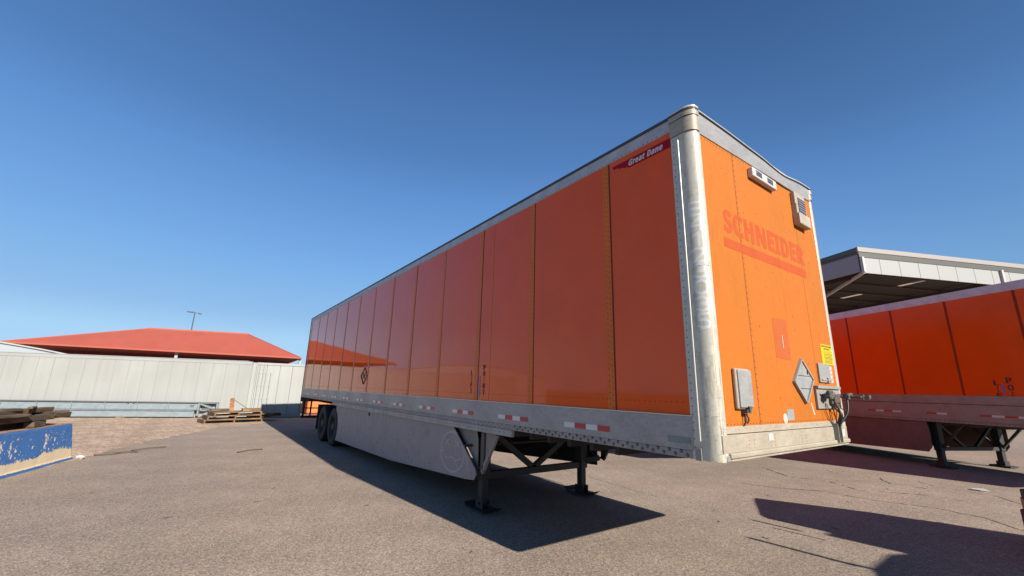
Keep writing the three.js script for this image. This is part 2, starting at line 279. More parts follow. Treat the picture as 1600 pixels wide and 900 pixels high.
// ---------------------------------------------------------------- the orange trailer in the middle
const Y = { rail: 1.471, railBot: 1.165, top: 3.965, roof: 4.105 }, W = 2.59, SEAM0 = 1.004, PITCH = 1.2192, REAR = -15.96, NX = -0.05;
const seams = Array.from({ length: 13 }, (_, i) => -(SEAM0 + PITCH * i));
const main = thing('box_trailer', 'large orange box trailer in the middle, long side in shade and front wall in sun', 'trailer');
{
  const r = rng(23), t = main;
  // left side panels, each lapped and very slightly out of line with the next
  const ends = [-0.255, ...seams, REAR + 0.05];
  for (let i = 0; i < ends.length - 1; i++) {
    const a = ends[i + 1], b = ends[i], g = B(-(b - a) / 2, (b - a) / 2, Y.rail - 0.01, Y.top + 0.01, -0.012, 0); g.rotateY((r() - 0.5) * 0.0045); g.rotateX((r() - 0.5) * 0.0012); g.translate((a + b) / 2, 0, 0);
    put('side_panel', g, M.orangeSide, t);
    put('side_panel', B(a, b, Y.rail - 0.01, Y.top + 0.01, -W, -W + 0.012), M.orangeSide, t);
  }
  for (const x of seams) {
    put('seam_strip', [B(x - 0.085, x, Y.rail, Y.top, -0.006, 0.0035)], M.orangeStrip, t);
    put('seam_edge', [B(x, x + 0.013, Y.rail, Y.top, -0.006, 0.0025)], M.darkRed, t);
    put('rivet_row', domes([0.022, 0.062].flatMap((dx) => Array.from({ length: 46 }, (_, k) => [x - dx, Y.rail + 0.03 + k * 0.0535 + dx * 0.4, 0.0035])), 0.0055, 'z'), M.rivet, t, STUFF);
  }
  put('seam_line', B(-3.155, -3.145, Y.rail, Y.top, -0.006, 0.002), M.orangeStrip, t);
  put('rivet_row', domes(Array.from({ length: 300 }, (_, k) => [-0.32 - k * 0.052, 1.575 + 0.002 * Math.sin(k), 0.001]), 0.005, 'z'), M.rivet, t, STUFF);
  put('rivet_row', domes(Array.from({ length: 300 }, (_, k) => [-0.3 - k * 0.052, Y.top + 0.013, 0.005]), 0.0075, 'z'), M.rivetMetal, t, STUFF);
  // rails
  put('top_rail', B(REAR, -0.2, Y.top, 4.085, -0.02, 0.005, 0.004), M.topRail, t);
  put('roof_edge', B(REAR - 0.01, -0.1, 4.085, 4.112, -0.05, 0.016, 0.005), M.drip, t);
  put('top_rail', B(REAR, -0.2, Y.top, 4.085, -W - 0.005, -W + 0.02), M.topRail, t);
  put('roof_edge', B(REAR - 0.01, -0.1, 4.085, 4.112, -W - 0.016, -W + 0.05), M.drip, t);
  put('roof', [B(REAR, -0.06, 4.09, 4.105, -W + 0.01, -0.01)], M.roof, t);
  put('bottom_rail', [B(REAR, -0.25, 1.225, Y.rail, -0.03, 0.012, 0.004)], M.rail, t);
  put('rail_lip', [B(REAR, -0.25, 1.4725, 1.481, -0.01, 0.019)], M.bright, t);
  put('rail_flange', [B(REAR, -0.2, Y.railBot, 1.223, -0.03, 0.006, 0.003)], M.railLow, t);
  put('bottom_rail', [B(REAR, -0.25, 1.165, Y.rail, -W - 0.012, -W + 0.03)], M.rail, t);
  put('rail_lower_strip', [B(-11.2, -2.6, 1.085, 1.163, -0.03, 0.014, 0.003)], M.rail, t);
  const bolts = []; for (let k = 0; k < 44; k++) bolts.push([-0.31 - k * 0.052, 1.198 + (k % 2 ? 0.012 : -0.013), 0.006]);
  put('bolt_row', domes(bolts, 0.0155, 'z'), M.bolt, t, STUFF);
  const b2 = []; for (let k = 0; k < 170; k++) { b2.push([-2.66 - k * 0.05, 1.195 + (k % 2 ? 0.012 : -0.013), 0.006]); if (k % 2) b2.push([-2.7 - k * 0.05, 1.125, 0.014]); }
  put('bolt_row', domes(b2, 0.0085, 'z'), M.bolt, t, STUFF);
  // red and white conspicuity tape
  for (let k = 0; k < 12; k++) {
    const x = -1.07 - 1.213 * k, s = sub('reflective_strip', t);
    for (let q = 0; q < 4; q++) put(q % 2 ? 'white_segment' : 'red_segment', B(x - 0.152 * (q + 1) + 0.002, x - 0.152 * q - 0.002, 1.283, 1.333, 0.012, 0.0145), q % 2 ? M.tapeWhite : M.tapeRed, s);
  }
  put('faded_label', B(-0.47, -0.27, 1.268, 1.318, 0.0125, 0.0145), std({ color: rgb(0.30, 0.36, 0.35), map: metalMap, roughness: 0.6 }), t);
  // nose
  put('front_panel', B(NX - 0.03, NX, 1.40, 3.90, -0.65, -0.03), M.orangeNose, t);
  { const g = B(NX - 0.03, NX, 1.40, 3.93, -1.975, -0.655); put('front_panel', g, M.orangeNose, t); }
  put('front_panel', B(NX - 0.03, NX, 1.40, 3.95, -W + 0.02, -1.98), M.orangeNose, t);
  put('panel_joint', B(NX - 0.02, NX + 0.0008, 1.41, 3.9, -0.656, -0.649), M.darkRed, t);
  const nr = []; for (let k = 0; k < 46; k++) nr.push([NX + 0.0005, 1.44 + k * 0.054, -0.668]); for (let k = 0; k < 48; k++) nr.push([NX + 0.0005, 1.425, -0.08 - k * 0.05]); for (let k = 0; k < 48; k++) nr.push([NX + 0.0005, 3.845 + k * 0.0016, -0.08 - k * 0.05]); for (let k = 0; k < 40; k++) nr.push([NX + 0.0005, 1.5 + k * 0.06, -2.475]);
  for (let k = 0; k < 26; k++) nr.push([NX + 0.0005, 1.6 + 2.2 * r(), -0.75 - 1.6 * r()]);
  put('rivet_row', domes(nr, 0.0055, 'x'), M.rivet, t, STUFF);
  { // front top rail, its upper edge bent down towards the right
    const n = 40, pos = [], idx = [], uv = [], top = (z) => 4.075 + 0.02 * (-z / 2.5) - 0.055 * Math.exp(-Math.pow((z + 1.78) / 0.36, 2)) - 0.02 * Math.exp(-Math.pow((z + 1.2) / 0.5, 2)), low = (z) => 3.868 + 0.07 * (-z / 2.5) - 0.02 * Math.exp(-Math.pow((z + 1.8) / 0.4, 2));
    for (let i = 0; i <= n; i++) { const z = -0.05 - (W - 0.1) * i / n, bow = 0.012 * Math.exp(-Math.pow((z + 1.75) / 0.4, 2)); pos.push(NX + 0.008 + bow, low(z), z, NX + 0.008 + bow * 0.3, top(z), z, NX - 0.04, low(z), z, NX - 0.04, top(z), z); uv.push(z, 0, z, 0.2, z, 0.1, z, 0.3); if (i) { const a = (i - 1) * 4, b = i * 4; idx.push(a, b + 1, a + 1, a, b, b + 1, a, a + 2, b, b, a + 2, b + 2, a + 1, b + 1, a + 3, a + 3, b + 1, b + 3); } }
    const g = new THREE.BufferGeometry(); g.setAttribute('position', new THREE.Float32BufferAttribute(pos, 3)); g.setAttribute('uv', new THREE.Float32BufferAttribute(uv, 2)); g.setIndex(idx); const h = g.toNonIndexed(); h.computeVertexNormals();
    put('front_top_rail', h, M.frontTopRail, t);
    const curve = new THREE.CatmullRomCurve3(Array.from({ length: 24 }, (_, i) => { const z = -0.03 - (W - 0.06) * i / 23; return new THREE.Vector3(NX + 0.012, top(z) + 0.009, z); }));
    put('roof_edge', new THREE.TubeGeometry(curve, 60, 0.010, 6), M.drip, t);
    const c2 = new THREE.CatmullRomCurve3(Array.from({ length: 24 }, (_, i) => { const z = -0.03 - (W - 0.06) * i / 23; return new THREE.Vector3(NX + 0.006, top(z) + 0.027, z); }));
    put('roof_trim', new THREE.TubeGeometry(c2, 60, 0.009, 6), M.bright, t);
  }
  put('front_bottom_rail', [B(NX - 0.06, NX + 0.004, 1.357, 1.41, -W + 0.03, -0.03, 0.004), B(NX - 0.06, NX + 0.008, 1.225, 1.352, -W + 0.03, -0.03, 0.004)], M.noseRail, t);
  put('bottom_lip', [B(NX - 0.1, NX + 0.028, 1.185, 1.226, -W + 0.03, -0.1, 0.012), B(NX - 0.1, NX + 0.012, 1.165, 1.188, -W + 0.04, -0.13, 0.006)], M.noseRail, t);
  const br = []; for (const [z, n] of [[-0.42, 4], [-0.50, 3], [-0.78, 3], [-0.86, 4], [-1.4, 5], [-1.5, 3], [-1.95, 3]]) for (let k = 0; k < n; k++) br.push([NX + 0.008, 1.245 + k * 0.028, z]);
  for (let k = 0; k < 7; k++) br.push([NX + 0.004, 1.385, -0.35 - k * 0.3 + 0.1 * r()]);
  put('bolt_row', domes(br, 0.006, 'x'), std({ color: rgb(0.33, 0.17, 0.1), roughness: 0.7 }), t, STUFF);
  // corner posts: flat flange, bead, then a rounded nose; handwritten number down the left one
  const profile = []; for (let k = 0; k <= 14; k++) { const a = k / 14 * Math.PI / 2; profile.push([-0.148 + 0.105 * Math.sin(a), 0.012 - 0.068 * (1 - Math.cos(a))]); }
  const prof = [[-0.2625, -0.01], [-0.2625, 0.008], [-0.19, 0.010], ...profile, [-0.043, -0.095], [-0.06, -0.10]];
  function postGeo(y0, y1, grow = 0) {
    const pos = [], uv = [], idx = []; let s = 0; const len = [0]; for (let i = 1; i < prof.length; i++) { s += Math.hypot(prof[i][0] - prof[i - 1][0], prof[i][1] - prof[i - 1][1]); len.push(s); }
    const n = 30; for (let j = 0; j <= n; j++) for (let i = 0; i < prof.length; i++) { const y = y0 + (y1 - y0) * j / n; pos.push(prof[i][0] + (i > 2 ? grow : -grow * 0.3), y, prof[i][1] + grow); uv.push(len[i] / s, j / n); }
    for (let j = 0; j < n; j++) for (let i = 0; i < prof.length - 1; i++) { const a = j * prof.length + i, b = a + 1, c = a + prof.length, d = c + 1; idx.push(a, b, c, b, d, c); }
    const g = new THREE.BufferGeometry(); g.setAttribute('position', new THREE.Float32BufferAttribute(pos, 3)); g.setAttribute('uv', new THREE.Float32BufferAttribute(uv, 2)); g.setIndex(idx); g.computeVertexNormals(); return g;
  }
  const postMap = canvasTex(256, 2048, (c, w, h) => {
    const q = rng(91); c.fillStyle = '#cfcdc4'; c.fillRect(0, 0, w, h);
    for (let k = 0; k < 2600; k++) { const y = q() * h, x = q() * w, a = 0.03 + 0.07 * q(); c.fillStyle = q() > 0.45 ? `rgba(255,252,240,${a})` : `rgba(120,112,96,${a})`; c.fillRect(x, y, 2 + 40 * q() * q(), 4 + 90 * q() * q()); }
    for (let k = 0; k < 60; k++) { c.fillStyle = `rgba(96,88,76,${0.05 + 0.1 * q()})`; c.fillRect(w * (0.35 + 0.6 * q()), h * (0.55 + 0.45 * q()), 3 + 14 * q(), 30 + 120 * q()); }
    for (let k = 0; k < 42; k++) { const y = h * (0.62 + 0.38 * Math.sqrt(q())), x = w * (0.4 + 0.5 * q()); c.strokeStyle = `rgba(80,72,64,${0.15 + 0.3 * q()})`; c.lineWidth = 1 + 3 * q(); c.beginPath(); c.moveTo(x, y); c.lineTo(x + (q() - 0.3) * 60, y + (q() - 0.5) * 10); c.stroke(); }
    for (let k = 0; k < 60; k++) { const y = h * q(), x = w * (0.62 + 0.3 * q()); c.fillStyle = `rgba(170,160,80,${0.08 + 0.12 * q()})`; c.fillRect(x, y, 3 + 10 * q(), 20 + 60 * q()); }
    c.fillStyle = 'rgba(60,56,52,0.8)'; c.fillRect(w * 0.42, h * 0.452, w * 0.4, 5);
    for (let k = 0; k < 46; k++) { c.fillStyle = 'rgba(50,45,42,0.9)'; c.beginPath(); c.arc(w * 0.125, (k + 0.5) * h / 46, 4, 0, 7); c.fill(); }
    c.save(); c.strokeStyle = 'rgba(234,241,255,0.62)'; c.lineWidth = 16; c.lineCap = 'round'; c.lineJoin = 'round';
    const H = (y) => h * (1 - (y - 1.165) / (3.9 - 1.165));
    // painted strokes, each glyph about 14 cm tall
    const glyphs = { E: [[[1, 0], [0, 0], [0, 1], [1, 1]], [[0, 0.5], [0.8, 0.5]]], 4: [[[0.8, 1], [0.8, 0], [0, 0.65], [1, 0.65]]], 1: [[[0.2, 0.2], [0.6, 0], [0.6, 1]]], 2: [[[0, 0.2], [0.3, 0], [0.8, 0.05], [0.95, 0.3], [0.1, 1], [1, 1]]], 3: [[[0, 0.12], [0.5, 0], [0.9, 0.2], [0.8, 0.42], [0.4, 0.48], [0.9, 0.58], [0.95, 0.85], [0.5, 1], [0, 0.88]]], 0: [[[0.5, 0], [0.1, 0.15], [0, 0.5], [0.1, 0.85], [0.5, 1], [0.9, 0.85], [1, 0.5], [0.9, 0.15], [0.5, 0]]], 5: [[[0.95, 0], [0.1, 0], [0.05, 0.45], [0.6, 0.42], [0.95, 0.65], [0.8, 0.95], [0.4, 1], [0, 0.88]]] };
    'E4123035'.split('').forEach((ch, k) => { const y0 = H(3.215 - k * 0.1356), gh = h * 0.112 / 2.735, gw = w * 0.30, x0 = w * 0.44; for (const st of glyphs[ch]) { c.beginPath(); st.forEach(([px, py], m) => (m ? c.lineTo : c.moveTo).call(c, x0 + px * gw, y0 + py * gh)); c.stroke(); } });
    c.restore();
  });
  const postMat = std({ map: postMap, color: rgb(0.80, 0.78, 0.72), metalness: 0.1, roughness: 0.42 });
  put('corner_post', postGeo(1.165, 3.885), postMat, t);
  put('post_bead', [rod([-0.19, 1.3, 0.016], [-0.19, 3.86, 0.016], 0.007, 8)], M.bright, t);
  put('corner_cap', [postGeo(3.885, 4.03, 0.008), postGeo(4.035, 4.085, 0.013)], M.cap, t);
  put('roof_corner', (() => { const s = new THREE.Shape([...prof.map((p) => new THREE.Vector2(p[0] * 1.0 + (p[0] > -0.2 ? 0.016 : 0), -(p[1] + 0.016))), new THREE.Vector2(-0.2625, 0.1)]); const g = new THREE.ExtrudeGeometry(s, { depth: 0.02, bevelEnabled: false }); g.rotateX(-Math.PI / 2); g.translate(0, 4.087, 0); return boxUV(g); })(), M.drip, t);
  put('roof_corner_trim', (() => { const s = new THREE.Shape([...prof.map((p) => new THREE.Vector2(p[0] * 1.0 + (p[0] > -0.2 ? 0.012 : 0), -(p[1] + 0.012))), new THREE.Vector2(-0.2625, 0.1)]); const g = new THREE.ExtrudeGeometry(s, { depth: 0.018, bevelEnabled: false }); g.rotateX(-Math.PI / 2); g.translate(0, 4.108, 0); return boxUV(g); })(), M.bright, t);
  const flip = (g) => { g = plain(g); g.scale(1, 1, -1); g.translate(0, 0, -W); const p = g.attributes.position, n = g.attributes.normal, u = g.attributes.uv; for (let i = 0; i < p.count; i += 3) for (const at of [p, n, u]) { const s = at.itemSize; for (let q = 0; q < s; q++) { const a = at.array[i * s + s + q]; at.array[i * s + s + q] = at.array[i * s + 2 * s + q]; at.array[i * s + 2 * s + q] = a; } } return g; };
  put('corner_post', flip(postGeo(1.165, 3.96)), std({ color: rgb(0.62, 0.59, 0.52), map: metalMap, metalness: 0.1, roughness: 0.5 }), t);
  put('corner_cap', flip(join(postGeo(3.963, 4.03, 0.008), postGeo(4.035, 4.085, 0.013))), M.cap, t);
  put('post_foot', B(-0.235, -0.185, 1.16, 1.25, 0.006, 0.022, 0.004), M.railLow, t); put('post_foot', B(-0.10, -0.035, 1.165, 1.21, -0.13, -0.06, 0.01), M.railLow, t);
  // rear frame and doors
  put('rear_frame', [B(REAR - 0.03, REAR + 0.05, 1.0, 4.09, -0.1, 0.008), B(REAR - 0.03, REAR + 0.05, 1.0, 4.09, -W - 0.008, -W + 0.1), B(REAR - 0.03, REAR + 0.05, 1.0, 1.25, -W + 0.1, -0.1), B(REAR - 0.03, REAR + 0.05, 3.9, 4.09, -W + 0.1, -0.1)], M.gearGrey, t);
  for (const [a, b] of [[-W / 2 + 0.003, -0.1], [-W + 0.1, -W / 2 - 0.003]]) { const d = put('rear_door', B(REAR - 0.02, REAR + 0.03, 1.25, 3.9, a, b), M.white, t); put('lock_rod', rod([REAR - 0.04, 1.1, (a + b) / 2], [REAR - 0.04, 4.0, (a + b) / 2], 0.02), M.bolt, d); }
  // floor and cross members
  put('floor', B(REAR + 0.05, -0.12, 1.18, 1.22, -W + 0.04, -0.04), M.black, t);
  put('cross_member', Array.from({ length: 44 }, (_, k) => B(-1.2 - k * 0.33, -1.15 - k * 0.33, 1.06, 1.18, -W + 0.2, -0.2)), M.black, t, STUFF);
  put('kingpin_plate', [B(-1.9, -0.3, 1.15, 1.178, -2.0, -0.55), rod([-0.92, 1.06, -W / 2], [-0.92, 1.16, -W / 2], 0.045)], M.black, t);

  // front wall fittings
  const lb = sub('marker_light_bar', t); put('housing', B(NX, NX + 0.055, 3.735, 3.835, -1.46, -0.94, 0.012), M.white, lb);
  for (const z of [-1.13, -1.37]) put('lens', B(NX + 0.05, NX + 0.058, 3.757, 3.815, z, z + 0.13, 0.008), M.lens, lb);
  const vb = sub('vent_box', t); put('housing', [B(NX, NX + 0.05, 3.73, 3.885, -2.20, -1.93, 0.012), B(NX, NX + 0.05, 3.62, 3.73, -2.20, -1.93), B(NX, NX + 0.075, 3.485, 3.625, -2.215, -1.925, 0.014)], M.ivory, vb); put('louvre', B(NX + 0.048, NX + 0.054, 3.635, 3.82, -2.18, -1.99), M.lens, vb);
  for (let k = 0; k < 5; k++) put('slat', B(NX + 0.05, NX + 0.058, 3.665 + k * 0.03, 3.671 + k * 0.03, -2.18, -1.99), M.screen, vb);
  const db = sub('document_box', t); put('box_body', B(NX, NX + 0.034, 1.535, 1.85, -0.485, -0.255, 0.016), M.ivory, db); put('box_lid', B(NX + 0.03, NX + 0.048, 1.548, 1.838, -0.480, -0.272, 0.014), M.plateGrey, db); put('latch', [B(NX, NX + 0.05, 1.505, 1.535, -0.41, -0.35), B(NX + 0.04, NX + 0.06, 1.52, 1.56, -0.40, -0.37)], M.gearGrey, db); put('strap', [tube([[NX + 0.02, 1.5, -0.37], [NX + 0.025, 1.45, -0.365], [NX + 0.01, 1.41, -0.36]], 0.006), tube([[NX + 0.02, 1.5, -0.39], [NX + 0.03, 1.46, -0.40], [NX + 0.02, 1.43, -0.395]], 0.006)], M.ink, db);
  const ph = sub('placard_holder', t); const dia = (s) => [[-1.592, 1.79 + 0.215 * s], [-1.592 - 0.232 * s, 1.79 + 0.02], [-1.592, 1.79 - 0.215 * s], [-1.592 + 0.232 * s, 1.79 - 0.01]];
  put('plate', slab(dia(1), 0.012, 'x').translate(NX, 0, 0), M.dullPlate, ph); put('panel', slab(dia(0.84), 0.006, 'x').translate(NX + 0.012, 0, 0), M.plateGrey, ph);
  { const d = dia(0.95).map(([z, y]) => [NX + 0.02, y, z]); put('rim', [0, 1, 2, 3].map((k) => bar(d[k], d[(k + 1) % 4], 0.014)), M.plateGrey, ph); put('clip', [bar([NX + 0.02, 1.84, -1.74], [NX + 0.02, 1.84, -1.46], 0.005), bar([NX + 0.02, 1.72, -1.71], [NX + 0.02, 1.72, -1.5], 0.005), B(NX + 0.018, NX + 0.03, 1.86, 1.89, -1.70, -1.68)], M.gearGrey, ph); }
  put('faded_patch', slab([[-1.09, 2.35], [-1.4, 2.36], [-1.405, 1.975], [-1.095, 1.985]], 0.0012, 'x').translate(NX, 0, 0), M.ghostPatch, t);
  put('scratch', B(NX + 0.001, NX + 0.004, 2.08, 2.2, -1.268, -1.256), M.sticker, t).rotation.x = 0;
  { const s = text('SCHNEIDER', 1.71, 0.222, 0.0012, font, 0, 0.035); s.rotateY(Math.PI / 2); const p = s.attributes.position; s.translate(NX, 3.028, -0.375); for (let i = 0; i < p.count; i++) p.setY(i, p.getY(i) + 0.012 * (-(p.getZ(i)) - 0.375) / 1.7); put('lettering', s, M.ghost, t); put('lettering_bar', slab([[-0.35, 2.972], [-2.07, 2.995], [-2.07, 2.90], [-0.35, 2.885]], 0.0012, 'x').translate(NX, 0, 0), M.ghost, t); }
  const warn = canvasTex(256, 256, (c, w, h) => { const q = rng(7); c.fillStyle = '#f2e010'; c.fillRect(0, 0, w, h); c.fillStyle = '#2a2408'; for (let x = 14; x < 235; x += 20) c.fillRect(x, 12 + q() * 4, 11 + 6 * q(), 20); for (let x = 66; x < 200; x += 17) c.fillRect(x, 48, 12, 18); for (let l = 0; l < 9; l++) { c.fillStyle = l < 2 ? '#e08a10' : l % 3 ? '#5a4d0a' : '#b07a10'; for (let x = 52 + 14 * q(); x < 225;) { const ww = 8 + 24 * q(); c.fillRect(x, 84 + l * 18, ww, 8); x += ww + 6; } } });
  const yellow = put('warning_label', new THREE.PlaneGeometry(0.315, 0.215), std({ map: warn, color: rgb(0.55, 0.55, 0.55), roughness: 0.5 }), t); yellow.rotation.y = Math.PI / 2; yellow.position.set(NX + 0.002, 2.09, -2.335);
  put('grey_plate', [B(NX, NX + 0.02, 1.79, 1.985, -2.29, -2.0, 0.006), B(NX + 0.02, NX + 0.028, 1.81, 1.825, -2.30, -2.03), B(NX + 0.02, NX + 0.034, 1.79, 1.84, -2.19, -2.17)], M.plateGrey, t);
  { const s = sub('reflective_label', t); put('red_segment', B(NX, NX + 0.002, 1.79, 1.97, -2.42, -2.30), std({ color: rgb(0.75, 0.2, 0.15), roughness: 0.4 }), s); for (let k = 0; k < 4; k++) put('white_segment', B(NX + 0.002, NX + 0.0035, 1.795 + k * 0.045, 1.83 + k * 0.045, -2.395, -2.325), M.sticker, s); }
  // glad hands, electrical socket and hoses
  const gh = sub('coupling_panel', t);
  put('plate', [B(NX, NX + 0.025, 1.53, 1.74, -2.45, -1.84, 0.006), B(NX, NX + 0.045, 1.725, 1.755, -2.45, -1.84, 0.006)], M.dullPlate, gh);
  put('glad_hand', [rod([NX + 0.02, 1.655, -1.97], [NX + 0.10, 1.655, -1.97], 0.022), rod([NX + 0.085, 1.63, -1.97], [NX + 0.085, 1.69, -1.97], 0.032, 12), B(NX + 0.06, NX + 0.11, 1.64, 1.662, -2.05, -1.91, 0.008), rod([NX + 0.075, 1.68, -1.94], [NX + 0.10, 1.71, -1.915], 0.012), rod([NX + 0.08, 1.61, -2.02], [NX + 0.08, 1.58, -2.02], 0.014), rod([NX + 0.06, 1.69, -2.02], [NX + 0.09, 1.70, -2.05], 0.012)], M.gearGrey, gh);
  put('electrical_socket', [B(NX + 0.02, NX + 0.085, 1.585, 1.675, -2.27, -2.12, 0.012), rod([NX + 0.05, 1.54, -2.19], [NX + 0.05, 1.59, -2.19], 0.03)], std({ color: rgb(0.10, 0.07, 0.055), roughness: 0.6 }), gh);
  put('glad_hand', [rod([NX + 0.02, 1.66, -2.38], [NX + 0.14, 1.655, -2.42], 0.02), rod([NX + 0.10, 1.63, -2.41], [NX + 0.10, 1.69, -2.41], 0.03, 12), B(NX + 0.13, NX + 0.22, 1.64, 1.668, -2.475, -2.415, 0.01), rod([NX + 0.2, 1.652, -2.45], [NX + 0.27, 1.655, -2.465], 0.012), rod([NX + 0.22, 1.63, -2.455], [NX + 0.22, 1.68, -2.455], 0.014), rod([NX + 0.265, 1.635, -2.465], [NX + 0.265, 1.675, -2.465], 0.013)], M.gearGrey, gh);
  put('coupling_cap', [rod([NX + 0.09, 1.67, -2.05], [NX + 0.11, 1.675, -2.06], 0.02), rod([NX + 0.14, 1.67, -2.37], [NX + 0.16, 1.675, -2.375], 0.018), rod([NX + 0.255, 1.655, -2.475], [NX + 0.28, 1.655, -2.48], 0.017)], M.plateGrey, gh);
  const hz = [[[NX + 0.08, 1.58, -2.02], [NX + 0.07, 1.49, -2.08], [NX + 0.045, 1.39, -2.19]], [[NX + 0.085, 1.61, -2.05], [NX + 0.10, 1.5, -2.13], [NX + 0.045, 1.38, -2.20]], [[NX + 0.05, 1.55, -2.17], [NX + 0.09, 1.47, -2.19], [NX + 0.05, 1.36, -2.22]], [[NX + 0.05, 1.55, -2.21], [NX + 0.085, 1.47, -2.23], [NX + 0.05, 1.36, -2.235]], [[NX + 0.10, 1.63, -2.40], [NX + 0.10, 1.50, -2.35], [NX + 0.045, 1.37, -2.26]], [[NX + 0.08, 1.54, -2.24], [NX + 0.10, 1.49, -2.33], [NX + 0.05, 1.40, -2.37]]];
  hz.forEach((p, k) => put('hose', tube(p, [0.005, 0.008, 0.011, 0.010, 0.011, 0.005][k]), M.hose, gh));
  put('hose_channel', [B(NX, NX + 0.05, 1.2, 1.385, -2.285, -2.275), B(NX, NX + 0.05, 1.2, 1.385, -2.195, -2.185), B(NX + 0.004, NX + 0.02, 1.2, 1.385, -2.275, -2.195)], M.dullPlate, t);
  put('white_label', B(NX + 0.004, NX + 0.010, 1.25, 1.32, -2.49, -2.385), M.white, t);
  put('white_label', B(NX + 0.008, NX + 0.0105, 1.285, 1.34, -0.83, -0.745), M.white, t);
  put('metal_label', B(NX, NX + 0.0015, 1.435, 1.53, -1.31, -1.175), M.plateGrey, t);
  { const g = new THREE.CylinderGeometry(0.043, 0.043, 0.002, 20); g.rotateZ(Math.PI / 2); g.translate(NX + 0.001, 1.452, -1.125); put('round_label', g, M.white, t); }
  put('peeled_strip', slab([[-1.725, 1.59], [-1.745, 1.59], [-1.795, 1.475], [-1.765, 1.475]], 0.0015, 'x').translate(NX, 0, 0), M.sticker, t);

  // left side graphics
  put('brand_banner', slab([[-0.275, 3.905], [-0.27, 3.815], [-0.74, 3.815], [-0.755, 3.832], [-0.80, 3.832], [-0.815, 3.85], [-0.86, 3.85], [-0.875, 3.872], [-0.93, 3.872], [-0.945, 3.905]], 0.0015, 'z').translate(0, 0, 0.001), M.maroon, t);
  { const a = text('Great', 0.2, 0.062, 0.001, font, 0.28, 0.02), b = text('Dane', 0.175, 0.062, 0.001, font, 0.28, 0.02); a.translate(-0.745, 3.83, 0.0025); b.translate(-0.525, 3.83, 0.0025); put('lettering', [a, b], M.bright, t); }
  const stack = (str, x, y0, step, hgt, wdt) => str.split('').map((ch, k) => text(ch, ch === 'I' ? wdt * 0.3 : wdt, hgt, 0.001).translate(x + (ch === 'I' ? wdt * 0.35 : 0), y0 - k * step, 0.0038));
  put('lettering', stack('LIFT', -3.63, 1.82, 0.082, 0.066, 0.045), M.ink, t); put('lettering', stack('POINT', -3.305, 1.89, 0.082, 0.066, 0.05), M.ink, t);
  put('arrow_mark', slab([[-3.40, 1.80], [-3.375, 1.80], [-3.375, 1.60], [-3.355, 1.60], [-3.387, 1.52], [-3.42, 1.60], [-3.40, 1.60]], 0.0012, 'z').translate(0, 0, 0.001), M.blueInk, t);
  { const dz = 0.0015, o = [[-8.59, 2.05], [-8.84, 1.86], [-8.60, 1.67], [-8.36, 1.86]].map(([x, y]) => [x, y, dz]); put('placard_holder', [...[0, 1, 2, 3].map((k) => bar(o[k], o[(k + 1) % 4], 0.02)), bar([-8.72, 1.95, dz], [-8.48, 1.77, dz], 0.014), bar([-8.72, 1.77, dz], [-8.48, 1.95, dz], 0.014), bar([-8.77, 1.86, dz], [-8.42, 1.86, dz], 0.016)], M.ink, t); }

  // landing gear
  const lg = sub('landing_gear', t), GX = -3.715;
  for (const z of [-0.33, -2.26]) {
    put('leg', [B(GX - 0.075, GX + 0.075, 0.40, 1.18, z - 0.07, z + 0.07, 0.012), B(GX - 0.055, GX + 0.055, 0.09, 0.42, z - 0.052, z + 0.052, 0.01)], M.frame, lg);
    put('foot', [slab([[GX - 0.28, 0.075], [GX - 0.2, 0.02], [GX + 0.2, 0.02], [GX + 0.28, 0.075], [GX + 0.2, 0.035], [GX - 0.2, 0.035]], 0.28, 'z').translate(0, 0, z - 0.14), B(GX - 0.09, GX + 0.09, 0.03, 0.14, z - 0.06, z - 0.045), B(GX - 0.09, GX + 0.09, 0.03, 0.14, z + 0.045, z + 0.06), rod([GX, 0.1, z - 0.09], [GX, 0.1, z + 0.09], 0.018)], M.frame, lg);
    const s = z > -1 ? 1 : -1;
    const zf = z + 0.21 * s, mat = s > 0 ? M.skirtGrey : M.frame;
    put('brace', bar([-4.24, 1.10, zf + 0.01 * s], [-3.60, 0.56, zf + 0.01 * s], 0.028, 0.03), M.frame, lg);
    put('brace', bar([-3.09, 1.06, zf], [-3.42, 0.55, zf], 0.04, 0.05), mat, lg);
    put('gusset_plate', slab([[-4.2, 1.1], [-3.62, 1.1], [-3.56, 0.95], [-3.55, 0.60]], 0.008, 'z').translate(0, 0, zf - 0.01), mat, lg);
    put('gusset_plate', slab([[-3.36, 1.1], [-3.08, 1.1], [-3.13, 0.97], [-3.36, 0.74]], 0.008, 'z').translate(0, 0, zf - 0.01), mat, lg);
    put('strut', B(-3.455, -3.375, 0.56, 1.1, zf - 0.03, zf + 0.02, 0.006), s > 0 ? M.gearGrey : M.frame, lg);
    put('gusset_foot', [bar([-3.58, 0.57, zf], [-3.40, 0.57, zf], 0.03), bar([GX, 0.50, z], [-3.5, 0.57, zf], 0.08)], M.frame, lg);
  }
  put('cross_bar', [bar([GX, 0.45, -0.33], [GX, 0.45, -2.26], 0.09)], M.frame, lg);
  put('cross_brace', [bar([GX, 1.05, -0.42], [GX, 0.47, -1.25], 0.06, 0.08), bar([GX, 1.05, -2.17], [GX, 0.47, -1.2], 0.06, 0.08)], M.frame, lg);
  put('crank_shaft', [rod([GX, 0.86, 0.0], [GX, 0.86, -2.3], 0.018), rod([GX - 0.02, 0.78, -0.23], [GX - 0.02, 0.9, -0.23], 0.04)], M.frame, lg);
  put('gear_box', B(GX - 0.09, GX + 0.09, 0.78, 0.98, -0.26, -0.2, 0.01), M.gearGrey, lg);
